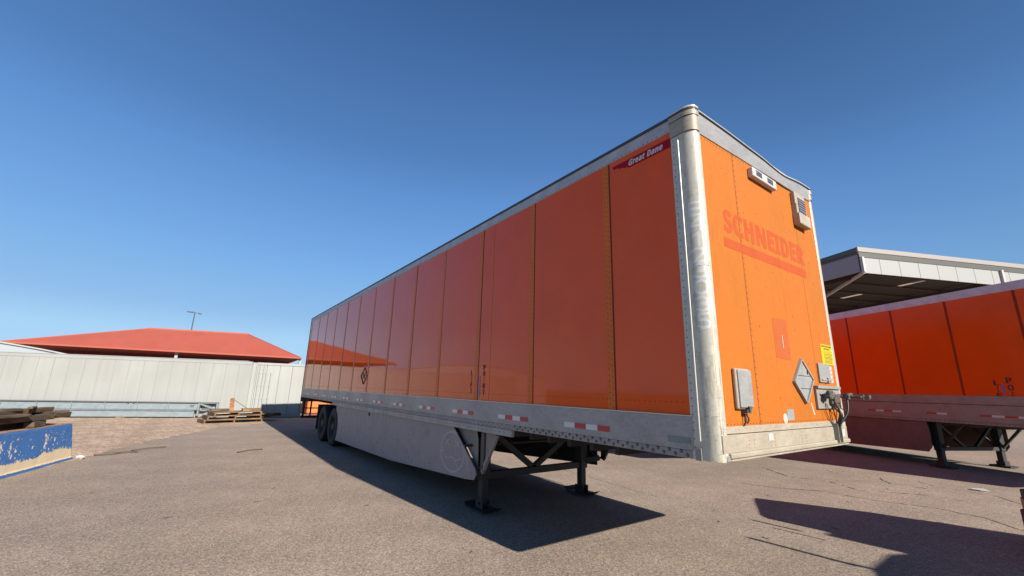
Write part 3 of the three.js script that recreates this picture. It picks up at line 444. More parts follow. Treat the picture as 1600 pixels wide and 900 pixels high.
  // side skirts
  const skirtMap = canvasTex(2048, 256, (c, w, h) => {
    const q = rng(33), X = (x) => (x + 10.95) / 7.6 * w, YY = (y) => (1.1 - y) / 0.95 * h; c.fillStyle = '#bdbec2'; c.fillRect(0, 0, w, h);
    for (let k = 0; k < 700; k++) { const a = 0.02 + 0.05 * q(); c.fillStyle = q() > 0.5 ? `rgba(60,55,60,${a})` : `rgba(250,250,255,${a})`; c.fillRect(q() * w, q() * h, 4 + 70 * q() * q(), 4 + 40 * q()); }
    for (let k = 0; k < 46; k++) { const x = w * Math.pow(q(), 1.4) * 0.6; c.fillStyle = q() > 0.5 ? 'rgba(90,84,80,0.22)' : 'rgba(245,240,235,0.18)'; c.fillRect(x, 0, 3 + 5 * q(), h * (0.25 + 0.5 * q())); }
    for (let k = 0; k < 16; k++) { c.fillStyle = 'rgba(40,34,34,0.6)'; c.beginPath(); c.ellipse(q() * w * 0.9, h * (0.3 + 0.5 * q()), 3 + 4 * q(), 2 + 3 * q(), 0, 0, 7); c.fill(); }
    // chalk scrawl: a round face with crossed eyes
    c.strokeStyle = 'rgba(245,245,250,0.55)'; c.lineWidth = 4.5; c.lineCap = 'round';
    const cx = X(-4.15), cy = YY(0.735), rx = w * 0.36 / 7.6, ry = h * 0.275 / 0.95; c.beginPath(); c.ellipse(cx, cy, rx, ry, 0, 0, 7); c.stroke(); c.beginPath(); c.ellipse(cx - 3, cy + 3, rx * 0.96, ry * 0.98, 0.05, 0.5, 6); c.stroke();
    for (const s of [-0.45, 0.42]) { c.beginPath(); c.moveTo(cx + (s - 0.2) * rx, cy - 0.6 * ry); c.lineTo(cx + (s + 0.2) * rx, cy - 0.25 * ry); c.moveTo(cx + (s + 0.2) * rx, cy - 0.6 * ry); c.lineTo(cx + (s - 0.2) * rx, cy - 0.25 * ry); c.stroke(); }
    c.beginPath(); c.moveTo(cx - 0.7 * rx, cy + 0.2 * ry); c.quadraticCurveTo(cx - 0.5 * rx, cy + 0.5 * ry, cx - 0.2 * rx, cy + 0.33 * ry); c.quadraticCurveTo(cx + 0.1 * rx, cy + 0.25 * ry, cx + 0.3 * rx, cy + 0.42 * ry); c.lineTo(cx + 0.75 * rx, cy + 0.25 * ry); c.moveTo(cx + 0.3 * rx, cy + 0.42 * ry); c.lineTo(cx + 0.62 * rx, cy + 0.85 * ry); c.moveTo(cx - 0.75 * rx, cy + 0.1 * ry); c.lineTo(cx - 0.95 * rx, cy + 0.1 * ry); c.stroke();
    c.lineWidth = 3; for (let k = 0; k < 6; k++) { c.beginPath(); const x = X(-3.78 + 0.02 * k), y = YY(0.8 - 0.06 * k); c.moveTo(x, y); c.lineTo(x + 16 * q(), y + 6 - 12 * q()); c.lineTo(x + 10, y + 10); c.stroke(); }
  });
  const sk = [[-10.93, 1.09], [-4.16, 1.09], [-3.49, 0.60], [-3.45, 0.53], [-3.51, 0.45], [-3.75, 0.425], [-6.57, 0.27], [-10.78, 0.195]];
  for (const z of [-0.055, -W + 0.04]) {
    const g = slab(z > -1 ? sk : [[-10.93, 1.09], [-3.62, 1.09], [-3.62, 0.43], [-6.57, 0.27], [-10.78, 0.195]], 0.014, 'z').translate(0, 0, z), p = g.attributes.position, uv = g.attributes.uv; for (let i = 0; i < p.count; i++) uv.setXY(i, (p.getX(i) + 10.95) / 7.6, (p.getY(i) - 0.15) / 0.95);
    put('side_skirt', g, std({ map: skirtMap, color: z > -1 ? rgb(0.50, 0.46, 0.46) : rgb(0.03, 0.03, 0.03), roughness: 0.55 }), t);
  }
  put('skirt_strut', [-4.6, -6, -7.4, -8.8, -10.2].flatMap((x) => [bar([x, 1.1, -0.6], [x, 0.5, -0.06], 0.03), bar([x, 1.1, -W + 0.6], [x, 0.5, -W + 0.07], 0.03)]), M.frame, t);
  { const m = sub('side_marker_lamp', t); put('base', B(-8.13, -8.03, 0.985, 1.055, -0.041, -0.03, 0.01), M.ink, m); put('lens', B(-8.115, -8.045, 0.995, 1.045, -0.035, -0.015, 0.012), M.redLamp, m); }
  // tandem
  const tyre = new THREE.LatheGeometry([[0.29, -0.13], [0.36, -0.142], [0.44, -0.14], [0.48, -0.125], [0.502, -0.105], [0.505, 0], [0.502, 0.105], [0.48, 0.125], [0.44, 0.14], [0.36, 0.142], [0.29, 0.13]].map((p) => new THREE.Vector2(...p)), 48).rotateX(Math.PI / 2);
  const groove = join([-0.06, 0, 0.06].map((z) => new THREE.TorusGeometry(0.5055, 0.006, 5, 48).translate(0, 0, z)));
  const rim = join(new THREE.LatheGeometry([[0.285, 0.13], [0.292, 0.118], [0.27, 0.10], [0.25, 0.06], [0.23, 0.02], [0.15, 0.0], [0.13, 0.03], [0.11, 0.10], [0.07, 0.125], [0.001, 0.13]].map((p) => new THREE.Vector2(...p)), 32).rotateX(Math.PI / 2));
  const rimIn = rim.clone().rotateY(Math.PI);
  for (const x of [-11.1, -12.35]) {
    for (const [z, f] of [[-0.155, 1], [-0.475, 0], [-2.115, 0], [-2.435, -1]]) { const w = sub('wheel', t); w.position.set(x, 0.505, z); put('tyre', tyre, M.rubber, w); put('tread_groove', groove, M.black, w); put('rim', f < 0 ? rimIn : rim, M.rim, w); }
    put('axle', [rod([x, 0.505, -0.3], [x, 0.505, -2.3], 0.065, 12), B(x - 0.08, x + 0.08, 0.5, 0.85, -0.95, -0.8), B(x - 0.08, x + 0.08, 0.5, 0.85, -1.8, -1.65)], M.frame, t);
  }
  put('bogie_frame', [B(-13.2, -10.3, 0.85, 1.06, -0.93, -0.83), B(-13.2, -10.3, 0.85, 1.06, -1.77, -1.67), B(-13.2, -13.1, 0.85, 1.0, -1.7, -0.9), B(-11.76, -11.66, 0.45, 0.95, -0.93, -0.83)], M.frame, t);
  for (const z of [-0.62, -2.55]) put('mud_flap', B(-13.1, -13.085, 0.28, 1.02, z, z + 0.6), M.rubber, t);
  put('rear_guard', [B(REAR - 0.03, REAR + 0.05, 0.41, 0.50, -W + 0.08, -0.06), B(REAR, REAR + 0.06, 0.45, 1.05, -0.16, -0.09), B(REAR, REAR + 0.06, 0.45, 1.05, -W + 0.09, -W + 0.16), B(REAR, REAR + 0.06, 0.45, 1.05, -0.40, -0.35), B(REAR, REAR + 0.06, 0.745, 0.785, -W + 0.16, -0.16)], M.black, t);
}

// ---------------------------------------------------------------- plainer orange trailers on the right (own frame: nose at the origin, body along -x, left side at z = 0)
function plainTrailer(label, pos, turn, group) {
  const t = thing('box_trailer', label, 'trailer', pos, turn, group), L = 16.1, w = 2.59, r = rng(57), pitch = 1.294, rail = 1.763, top = 4.04, roof = 4.235, bot = 1.115;
  const ends = [-0.12, -0.282]; for (let x = -1.576; x > -L + 0.5; x -= pitch) ends.push(x); ends.push(-L);
  for (let i = 0; i < ends.length - 1; i++) {
    const g = B(ends[i + 1], ends[i], rail - 0.01, top + 0.01, -0.012, 0); g.translate(-(ends[i] + ends[i + 1]) / 2, 0, 0); g.rotateY((r() - 0.5) * 0.004); g.translate((ends[i] + ends[i + 1]) / 2, 0, 0); put('side_panel', g, M.orangeSide2, t);
    if (i) put('seam_strip', B(ends[i] - 0.05, ends[i], rail, top, -0.006, 0.003), M.greyStrip, t);
    put('side_panel', B(ends[i + 1], ends[i], rail - 0.01, top + 0.01, -w, -w + 0.012), M.orangeSide2, t);
  }
  put('front_panel', B(-0.03, 0, 1.3, top + 0.03, -w + 0.05, -0.05), M.orangeNose, t);
  put('corner_post', [rod([-0.07, bot, -0.065], [-0.07, roof, -0.065], 0.07, 16), B(-0.22, -0.06, bot, roof - 0.02, -0.02, 0.004)], M.topRail2, t);
  put('corner_post', [rod([-0.07, bot, -w + 0.065], [-0.07, roof, -w + 0.065], 0.07, 16), B(-0.22, -0.06, bot, roof - 0.02, -w - 0.004, -w + 0.02)], M.topRail2, t);
  put('top_rail', [B(-L, -0.12, top, roof, -0.02, 0.006, 0.006), B(-L, -0.12, top, roof, -w - 0.006, -w + 0.02), B(-0.05, 0.006, top + 0.02, roof, -w + 0.07, -0.07)], M.topRail2, t);
  put('roof', B(-L, -0.03, roof - 0.03, roof - 0.01, -w + 0.02, -0.02), M.roof, t);
  put('bottom_rail', [B(-L, -0.12, 1.565, rail, -0.03, 0.014, 0.005), B(-L, -0.12, bot + 0.06, 1.555, -0.03, 0.009, 0.004), B(-L, -0.12, bot, bot + 0.055, -0.03, 0.013, 0.004), B(-L, -0.12, bot, rail, -w - 0.01, -w + 0.03), B(-0.05, 0.01, bot, 1.42, -w + 0.07, -0.07)], M.rail2, t);
  put('rivet_row', domes(Array.from({ length: 150 }, (_, k) => [-0.3 - k * 0.1, bot + 0.03, 0.013]), 0.012, 'z'), M.bolt, t, STUFF);
  for (const [x, n] of [[-5.26, 4], [-3.76, 2], [-2.685, 4], [-7.6, 4], [-9.9, 4], [-12.2, 4]]) { const s = sub('reflective_strip', t); for (let q = 0; q < n; q++) put(q % 2 ? 'white_segment' : 'red_segment', B(x + q * 0.225, x + q * 0.225 + 0.215, 1.30, 1.345, 0.008, 0.0115), q % 2 ? M.tapeWhite : M.tapeRed, s); }
  const stack = (str, x, y0, step, hgt, wdt) => str.split('').map((ch, k) => text(ch, ch === 'I' ? wdt * 0.3 : wdt, hgt, 0.001).translate(x + (ch === 'I' ? wdt * 0.35 : 0) + k * 0.004, y0 - k * step, 0.002));
  put('lettering', stack('LIFT', -2.30, 1.995, 0.14, 0.115, 0.09), M.ink, t); put('lettering', stack('POINT', -2.08, 2.04, 0.155, 0.125, 0.10), M.ink, t);
  put('arrow_mark', slab([[-2.17, 2.02], [-2.135, 2.02], [-2.135, 1.88], [-2.115, 1.88], [-2.15, 1.80], [-2.19, 1.88], [-2.17, 1.88]], 0.0012, 'z').translate(0, 0, 0.001), M.blueInk, t);
  const sk = [[-11, 1.12], [-3.86, 1.12], [-3.82, 0.95], [-3.82, 0.5], [-3.92, 0.37], [-7, 0.29], [-10.9, 0.22]];
  for (const z of [-0.05, -w + 0.035]) put('side_skirt', slab(sk, 0.014, 'z').translate(0, 0, z), M.skirt2, t);
  put('floor', [B(-L + 0.1, -0.1, 1.14, 1.2, -w + 0.04, -0.04), ...Array.from({ length: 30 }, (_, k) => B(-1 - k * 0.5, -0.94 - k * 0.5, 1.04, 1.14, -w + 0.05, -0.05))], M.black, t);
  const lg = sub('landing_gear', t), GX = -3.868;
  for (const z of [-0.33, -2.26]) {
    put('leg', [B(GX - 0.085, GX + 0.085, 0.40, 1.14, z - 0.075, z + 0.075, 0.012), B(GX - 0.065, GX + 0.065, 0.06, 0.42, z - 0.06, z + 0.06, 0.01)], M.frame, lg);
    put('foot', [B(GX - 0.22, GX + 0.22, 0.015, 0.05, z - 0.14, z + 0.14, 0.01), B(GX - 0.09, GX + 0.09, 0.05, 0.15, z - 0.08, z + 0.08)], M.frame, lg);
    put('brace', [bar([GX + 0.6, 1.1, z], [GX + 0.05, 0.45, z], 0.05), bar([GX - 0.6, 1.1, z], [GX - 0.05, 0.45, z], 0.05)], z > -1 ? M.frame : M.gearGrey, lg);
  }
  put('cross_bar', bar([GX, 0.45, -0.33], [GX, 0.45, -2.26], 0.09), M.frame, lg);
  put('cross_brace', bar([GX, 1.05, -0.42], [GX, 0.5, -1.1], 0.06), M.frame, lg); put('cross_brace', bar([GX, 1.05, -2.17], [GX, 0.5, -1.5], 0.06), M.frame, lg);
  const tyre = new THREE.LatheGeometry([[0.29, -0.13], [0.44, -0.14], [0.502, -0.105], [0.502, 0.105], [0.44, 0.14], [0.29, 0.13]].map((p) => new THREE.Vector2(...p)), 28).rotateX(Math.PI / 2), hub = new THREE.CylinderGeometry(0.29, 0.29, 0.2, 20).rotateX(Math.PI / 2);
  for (const x of [-11.6, -12.85]) for (const z of [-0.155, -0.475, -2.115, -2.435]) { const wh = sub('wheel', t); wh.position.set(x, 0.505, z); put('tyre', tyre, M.rubber, wh); put('rim', hub, M.rim, wh); }
  put('axle', [-11.6, -12.85].flatMap((x) => [rod([x, 0.505, -0.3], [x, 0.505, -2.3], 0.065), B(x - 0.3, x + 0.3, 0.75, 1.05, -0.95, -0.8), B(x - 0.3, x + 0.3, 0.75, 1.05, -1.8, -1.65)]), M.frame, t);
  put('rear_door', B(-L - 0.04, -L, 1.1, roof - 0.02, -w, 0), M.gearGrey, t);
  put('rear_guard', [B(-L - 0.02, -L + 0.06, 0.42, 0.52, -w + 0.1, -0.1), B(-L, -L + 0.06, 0.5, 1.1, -0.9, -0.83), B(-L, -L + 0.06, 0.5, 1.1, -1.75, -1.68)], M.frame, t);
  return t;
}
const side2 = plainTrailer('orange box trailer on the right, cut by the picture edge, under the white roof', [2.28, 0, -10.33], -0.446);
copy(side2, 'orange box trailer hidden behind the large one, only its shadow showing under it', [-3.6, 0, -6.49], -0.446);

// ---------------------------------------------------------------- white canopy building behind the right trailer
{
  const b = thing('canopy_building', 'white flat canopy roof with dark underside behind the right orange trailer', 'building', [-5.27, 0, -26.08], -0.43);
  const D = 42;
  put('roof_cap', [B(-D, 0.02, 9.74, 10.03, -0.1, 0.06, 0.03)], M.gutter, b);
  put('roof_cap', [B(-0.1, 0.06, 9.76, 10.05, -D, 0.06, 0.03)], M.capTrim, b);
  put('gutter', [B(-0.06, 0.03, 9.44, 9.755, -D, 0, 0.02)], M.gutter, b);
  put('gutter', [B(-D, 0, 9.62, 9.735, -0.06, 0.03, 0.02)], M.gutter, b);
  for (let k = 0; k < 29; k++) put('fascia_panel', B(-0.05, 0.004, 8.53, 9.46, -1.4 * (k + 1) + 0.012, -1.4 * k - 0.012 - (k ? 0 : 0.06), 0.006), M.fascia, b);
  put('fascia_backing', [B(-0.09, -0.05, 8.54, 9.5, -D, -0.05)], M.boxSeam, b);
  for (let k = 0; k < 14; k++) put('fascia_panel', B(-3 * (k + 1) + 0.01, -3 * k - 0.01 - (k ? 0 : 0.06), 8.6, 9.62, -0.05, 0.004, 0.006), M.fasciaGrey, b);
  put('fascia_backing', [B(-D, -0.05, 8.6, 9.64, -0.09, -0.05)], M.gutter, b);
  // roof deck with slots for the translucent strips
  const deck = [B(-D, -0.1, 8.86, 8.9, -6.2, -0.1), B(-D, -0.1, 8.86, 8.9, -13.2, -6.6), B(-D, -0.1, 8.86, 8.9, -D, -13.6)];
  const strips = [[-2.9, -1.29], [-6.84, -5.0], [-10.8, -9], [-14.8, -13]];
  for (const z of [-6.4, -13.4]) { let last = -0.1; for (const [a, c] of strips) { deck.push(B(c, last, 8.86, 8.9, z - 0.2, z + 0.2)); last = a; } deck.push(B(-D, last, 8.86, 8.9, z - 0.2, z + 0.2)); for (const [a, c] of strips) put('skylight_strip', B(a, c, 8.87, 8.88, z - 0.2, z + 0.2), M.skylight, b); }
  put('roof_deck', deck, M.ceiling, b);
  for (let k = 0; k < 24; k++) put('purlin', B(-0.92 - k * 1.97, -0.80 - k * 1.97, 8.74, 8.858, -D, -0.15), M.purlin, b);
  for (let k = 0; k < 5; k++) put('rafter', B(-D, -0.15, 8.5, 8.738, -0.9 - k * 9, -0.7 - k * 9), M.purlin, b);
  for (const [x, z] of [[-18.45, -0.6], [-36, -0.6], [-0.45, -20], [-0.45, -41], [-18.45, -41], [-36, -41]]) put('column', B(x - 0.15, x + 0.15, 0, 8.75, z - 0.15, z + 0.15), M.purlin, b);
  put('downspout', [bar([0.07, 9.44, -0.12], [0.07, 8.55, -0.12], 0.14), bar([0.07, 8.55, -0.12], [-5.0, 8.3, -2.8], 0.14)], M.pipe, b);
  put('downspout', [bar([0.06, 9.5, -10.5], [0.06, 8.4, -10.5], 0.16), bar([0.06, 8.4, -10.5], [-0.4, 7.9, -10.5], 0.16), bar([-0.4, 7.9, -10.5], [-0.4, 0, -10.5], 0.16)], M.pipe, b);
}

// ---------------------------------------------------------------- white containers on the left
function seamWall(t, len, h, pitch, seed) {     // front face at local z = 0, along x from 0 to len
  const r = rng(seed), n = Math.round(len / pitch), p = len / n;
  for (let k = 0; k < n; k++) { put('wall_panel', B(k * p + 0.007, (k + 1) * p - 0.007, 0.02, h - 0.14, -0.02, 0.004 + r() * 0.006, 0.006), M.boxWhite, t); }
  put('seam', Array.from({ length: n + 1 }, (_, k) => B(k * p - 0.02, k * p + 0.02, 0.02, h - 0.14, -0.03, -0.008)), M.boxSeam, t);
}
{ // long one; its front runs from (-23.4, 1.1) to (-25.6, 10) and on out of the frame
  const t = thing('storage_container', 'long white panelled container along the left behind the pale steel beams', 'container', [-22.50, 0, 1.2], 0);
  const len = 19; t.rotation.y = Math.atan2(-(10 - 1.2), -25.5 + 22.5); // local +x points along the wall away from the trailer
  const h = 2.62;
  const flipZ = new THREE.Group(); // local -z is the side that faces the camera: turn the face helper round
  flipZ.name = 'front_wall'; t.add(flipZ); flipZ.rotation.y = Math.PI; flipZ.position.set(len, 0, 0);
  seamWall(flipZ, len, h, 0.545, 61);
  put('top_rail', [B(0, len, h - 0.14, h, -0.02, 0.06, 0.01)], M.boxWhite, t);
  put('roof_strip', [B(0.2, len - 4.6, h + 0.002, h + 0.03, -0.035, 0.3, 0.008), B(len - 4.5, len, h + 0.002, h + 0.022, -0.03, 0.3, 0.006)], M.paleRoof, t);
  put('body', B(0.01, len - 0.01, 0.02, h - 0.02, 0.06, 2.4), M.boxWhite, t);
}
{ // end-on one with its doors towards the camera
  const t = thing('storage_container', 'white container seen end-on with door bars, beside the rear of the large orange trailer', 'container', [-22.45, 0, 1.02], 0); t.rotation.y = Math.PI / 2 - 0.06; // local +x runs along -z
  const w = 2.22, h = 2.60;
  put('body', B(0.01, w - 0.01, 0.05, h - 0.03, -6, -0.06), M.boxWhite, t);
  put('side_trim', B(-0.16, -0.002, 0, h - 0.02, -1.2, -0.02, 0.01), M.boxWhite, t);
  put('door_frame', [B(0, 0.06, 0, h, -0.1, 0.01, 0.01), B(w - 0.07, w, 0, h, -0.1, 0.01, 0.01), B(0.06, w - 0.07, h - 0.11, h, -0.1, 0.01, 0.01), B(0.06, w - 0.07, 0.02, 0.14, -0.1, 0.012, 0.01)], M.boxWhite, t);
  for (const [a, b] of [[0.07, 0.45], [0.46, 1.02], [1.03, 1.58], [1.59, 2.14]]) put('door_panel', B(a, b - 0.01, 0.15, h - 0.12, -0.06, -0.012, 0.006), M.boxWhite, t);
  for (const x of [0.16, 0.33, 0.46, 0.66]) { const r0 = put('lock_rod', rod([x, 0.1, 0.02], [x, h - (x > 0.4 ? 0.45 : 0.12), 0.02], 0.019), M.boxWhite, t); put('rod_keeper', [0.3, 0.9, 1.5, 2.1].map((y) => B(x - 0.035, x + 0.035, y - 0.03, y + 0.03, -0.012, 0.03)), M.boxWhite, r0); }
}
{
  const t = thing('storage_container', 'bright orange container glimpsed beneath the rear of the large orange trailer', 'container', [-24.3, 0, -1.85], Math.PI / 2);
  put('body', B(0, 5, 0.05, 2.55, -6, -0.05), M.boxOrange, t); for (let k = 0; k < 5; k++) put('wall_panel', B(k + 0.02, k + 0.98, 0.08, 2.5, -0.05, 0.01, 0.01), M.boxOrange, t); put('bottom_rail', B(0, 5, 0, 0.1, -0.06, 0.02), M.darkRed, t);
}
{ // pale arched roof just above the left container
  const half = 7.6, base = 2.55, rise = 0.95, s = new THREE.Shape(); s.moveTo(-half, 0); for (let k = 0; k <= 24; k++) { const u = -1 + k / 12; s.lineTo(half * u, base + rise * (1 - u * u)); } s.lineTo(half, 0); s.lineTo(-half, 0);
  const t = thing('shed', 'low shed with pale curved roof above the left end of the white container', 'shed', [-29.2, 0, 15.6], -Math.PI / 2);
  put('shed_body', boxUV(new THREE.ExtrudeGeometry(s, { depth: 12, bevelEnabled: false })), M.paleRoof, t);
  const c = []; for (let k = 0; k <= 24; k++) { const u = -1 + k / 12; c.push(new THREE.Vector3(half * 1.005 * u, base + 0.02 + rise * (1 - u * u), -0.03)); } put('roof_trim', new THREE.TubeGeometry(new THREE.CatmullRomCurve3(c), 40, 0.05, 6), M.boxWhite, t);
}
{ // red hip-roofed canopy
  const t = thing('shade_canopy', 'red hip-roofed canopy rising behind the white containers', 'canopy');
  const A = [-52.2, 4.42, 17.4], Bp = [-50.8, 4.42, -5.6], C = [-64.2, 4.42, -6.4], Dp = [-65.6, 4.42, 16.6], R1 = [-57.6, 6.98, 8.5], R2 = [-57.2, 7.2, -0.55];
  const face = (...p) => { const v = [], n = p.length; for (let k = 1; k < n - 1; k++) v.push(...p[0], ...p[k], ...p[k + 1]); const g = new THREE.BufferGeometry(); g.setAttribute('position', new THREE.Float32BufferAttribute(v, 3)); g.computeVertexNormals(); g.setAttribute('uv', new THREE.Float32BufferAttribute(v.flatMap((q, i) => i % 3 ? [] : [v[i + 2] * 0.5, v[i + 1] * 0.5]), 2)); return g; };
  put('roof_face', face(A, Bp, R2, R1), M.canopyRed, t); put('roof_face', face(Bp, C, R2), M.canopyRed, t); put('roof_face', face(C, Dp, R1, R2), M.canopyRed, t); put('roof_face', face(Dp, A, R1), M.canopyRed, t);
  put('eave_board', [bar(A, Bp, 0.14), bar(Bp, C, 0.14), bar(C, Dp, 0.14), bar(Dp, A, 0.14)], M.canopyRed, t);
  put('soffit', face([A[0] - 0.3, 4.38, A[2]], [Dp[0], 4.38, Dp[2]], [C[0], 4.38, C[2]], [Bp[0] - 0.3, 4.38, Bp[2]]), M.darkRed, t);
  put('ridge_cap', [bar(R1, R2, 0.2), bar(A, R1, 0.12), bar(Bp, R2, 0.12)], M.canopyRed, t);
  for (const p of [A, Bp, C, Dp, [-51.6, 0, 5.5], [-64.9, 0, 5]]) put('column', B(p[0] - 0.6, p[0] - 0.35, 0, 4.36, p[2] - 0.12, p[2] + 0.12), M.boxWhite, t);
  put('back_wall', [B(-62, -61.6, 0, 4.35, -6, 16)], M.darkRed, t);
}
{ // lamp post far behind
  const t = thing('street_lamp', 'tall thin twin-head lamp post sticking up behind the red canopy', 'lamp post', [-68.3, 0, 5.2], 0);
  put('pole', rod([0, 0, 0], [0, 10.55, 0], 0.09, 8, 0.06), M.poleDark, t);
  put('arm', bar([0, 10.5, -0.7], [0, 10.6, 0.75], 0.08), M.poleDark, t);
  put('lamp_head', B(-0.2, 0.2, 10.52, 10.64, 0.1, 0.85, 0.03), M.poleDark, t); put('lamp_head', B(-0.2, 0.2, 10.40, 10.50, -0.75, -0.35, 0.03), M.poleDark, t);
}
{ // pale blue steel beams lying in front of the long container: local +x along the wall to the left, -z to the camera
  const t = thing('steel_frame', 'long pale blue steel frame of two beams lying before the white container', 'steel frame', [-22.64, 0, 2.28], Math.atan2(-(9.3 - 2.28), -24.85 + 22.64));
  const L = 11.5;
  put('lower_beam', [B(0.9, L, 0.06, 0.33, -0.04, 0.06, 0.012), B(0.9, L, 0.31, 0.335, -0.09, 0.12, 0.006), B(0.9, L, 0.05, 0.075, -0.09, 0.12, 0.006)], M.blueSteel, t);
  put('upper_beam', [B(0.75, L, 0.36, 0.66, 0.0, 0.08, 0.01)], M.blueSteel, t);
  put('top_flange', B(0, L, 0.66, 0.695, -0.08, 0.12, 0.006), M.darkSteel, t);
  put('mid_flange', B(0, L, 0.337, 0.362, -0.07, 0.12, 0.006), M.darkSteel, t);
  for (let k = 0; k < 8; k++) put('stiffener', B(1.9 + k * 1.15, 1.93 + k * 1.15, 0.365, 0.655, -0.05, 0.0), M.blueSteel, t);
  put('end_post', [B(0, 0.06, 0.05, 0.66, -0.06, 0.06), B(0.72, 0.78, 0.1, 0.66, -0.06, 0.06), bar([0.05, 0.36, 0], [0.72, 0.62, 0], 0.05), bar([0.05, 0.36, 0], [0.72, 0.1, 0], 0.05)], M.blueSteel, t);
  put('end_bracket', [slab([[0.2, 0.5], [0.6, 0.62], [0.6, 0.55], [0.35, 0.42]], 0.03, 'z'), B(0.3, 0.62, 0.36, 0.43, -0.05, -0.02), B(0.95, 1.1, 0.48, 0.58, -0.015, 0.005)], M.darkSteel, t);
  put('lifting_slot', [B(6.6, 7.0, 0.17, 0.21, -0.05, -0.035), B(3.2, 3.24, 0.585, 0.625, -0.012, 0.0), B(3.4, 3.44, 0.585, 0.625, -0.012, 0.0)], M.black, t);
  put('timber_block', [B(3.4, 3.7, 0, 0.05, -0.1, 0.12), B(8, 8.3, 0, 0.05, -0.1, 0.12)], M.woodPale, t);
}

// ---------------------------------------------------------------- timber, pallets, barrier
const rw = rng(71);
function pallet(name, label, category, pos, turn, { w = 1.2, d = 1.0, wood = M.woodPale, boards = 7, tilt = 0, group } = {}) {
  const t = thing(name, label, category, pos, turn, group); t.rotation.z = tilt;
  for (let k = 0; k < boards; k++) { const m = put('deck_board', B(-w / 2, w / 2 - (rw() < 0.2 ? 0.3 * rw() : 0.02 * rw()), 0.118, 0.14, -0.045, 0.045), rw() < 0.3 ? M.woodDark : wood, t); m.position.z = -d / 2 + 0.05 + k * (d - 0.1) / (boards - 1); m.rotation.y = (rw() - 0.5) * 0.05; m.rotation.x = (rw() - 0.5) * 0.1; }
  for (const x of [-w / 2 + 0.03, 0, w / 2 - 0.03]) put('stringer', B(x - 0.025, x + 0.025, 0.02, 0.117, -d / 2, d / 2), wood, t);
  for (const z of [-d / 2 + 0.05, 0, d / 2 - 0.05]) put('base_board', B(-w / 2, w / 2, 0, 0.02, z - 0.05, z + 0.05), wood, t);
  return t;
}
const alongWall = Math.PI / 2 + 0.2;
pallet('wooden_pallet', 'lowest worn pallet on the gravel, bottom of the pile by the container', 'pallet', [-20.15, 0.004, 1.85], alongWall, { w: 2.1, d: 1.1, boards: 9 });
pallet('wooden_pallet', 'second worn pallet from the ground in the pile by the container', 'pallet', [-20.2, 0.147, 1.80], alongWall - 0.03, { w: 1.95, d: 1.0, boards: 9 });
pallet('wooden_pallet', 'topmost pale pallet of the pile, with dark gaps under its boards', 'pallet', [-20.25, 0.29, 1.72], alongWall + 0.02, { w: 1.75, d: 1.0, boards: 9, tilt: 0.012 });
pallet('wooden_pallet', 'dark shaded pallet at the right end of the pile by the end-on container', 'pallet', [-21.0, 0.16, 0.55], alongWall + 0.1, { w: 1.1, d: 0.9, wood: M.woodGrey, boards: 8, tilt: 0.06 });
{ const m = put('wooden_post', boxUV(new THREE.BoxGeometry(0.16, 0.62, 0.05)), M.woodNew, scene, { label: 'pale new board standing upright on the pallet pile', category: 'board' }); m.position.set(-20.3, 0.66, 1.88); m.rotation.set(0.03, 1.5, 0.03); }
{ const m = put('timber', boxUV(new THREE.BoxGeometry(0.75, 0.1, 0.14)), M.woodGrey, scene, { label: 'short grey timber lying left of the upright board on the pallets', category: 'timber' }); m.position.set(-20.35, 0.485, 2.2); m.rotation.y = 1.62; }
{ const m = put('timber', boxUV(new THREE.BoxGeometry(0.7, 0.12, 0.2)), M.woodPale, scene, { label: 'pale broken timber on the right part of the pallet pile', category: 'timber' }); m.position.set(-20.2, 0.495, 1.15); m.rotation.y = 1.75; }
{ const m = put('brace_stick', rod([-20.3, 0.88, 1.8], [-20.6, 0.44, 1.15], 0.012, 6), M.woodPale, scene, { label: 'thin pale stick leaning from the upright board down to the right', category: 'stick' }); m.position.set(0, 0, 0); }
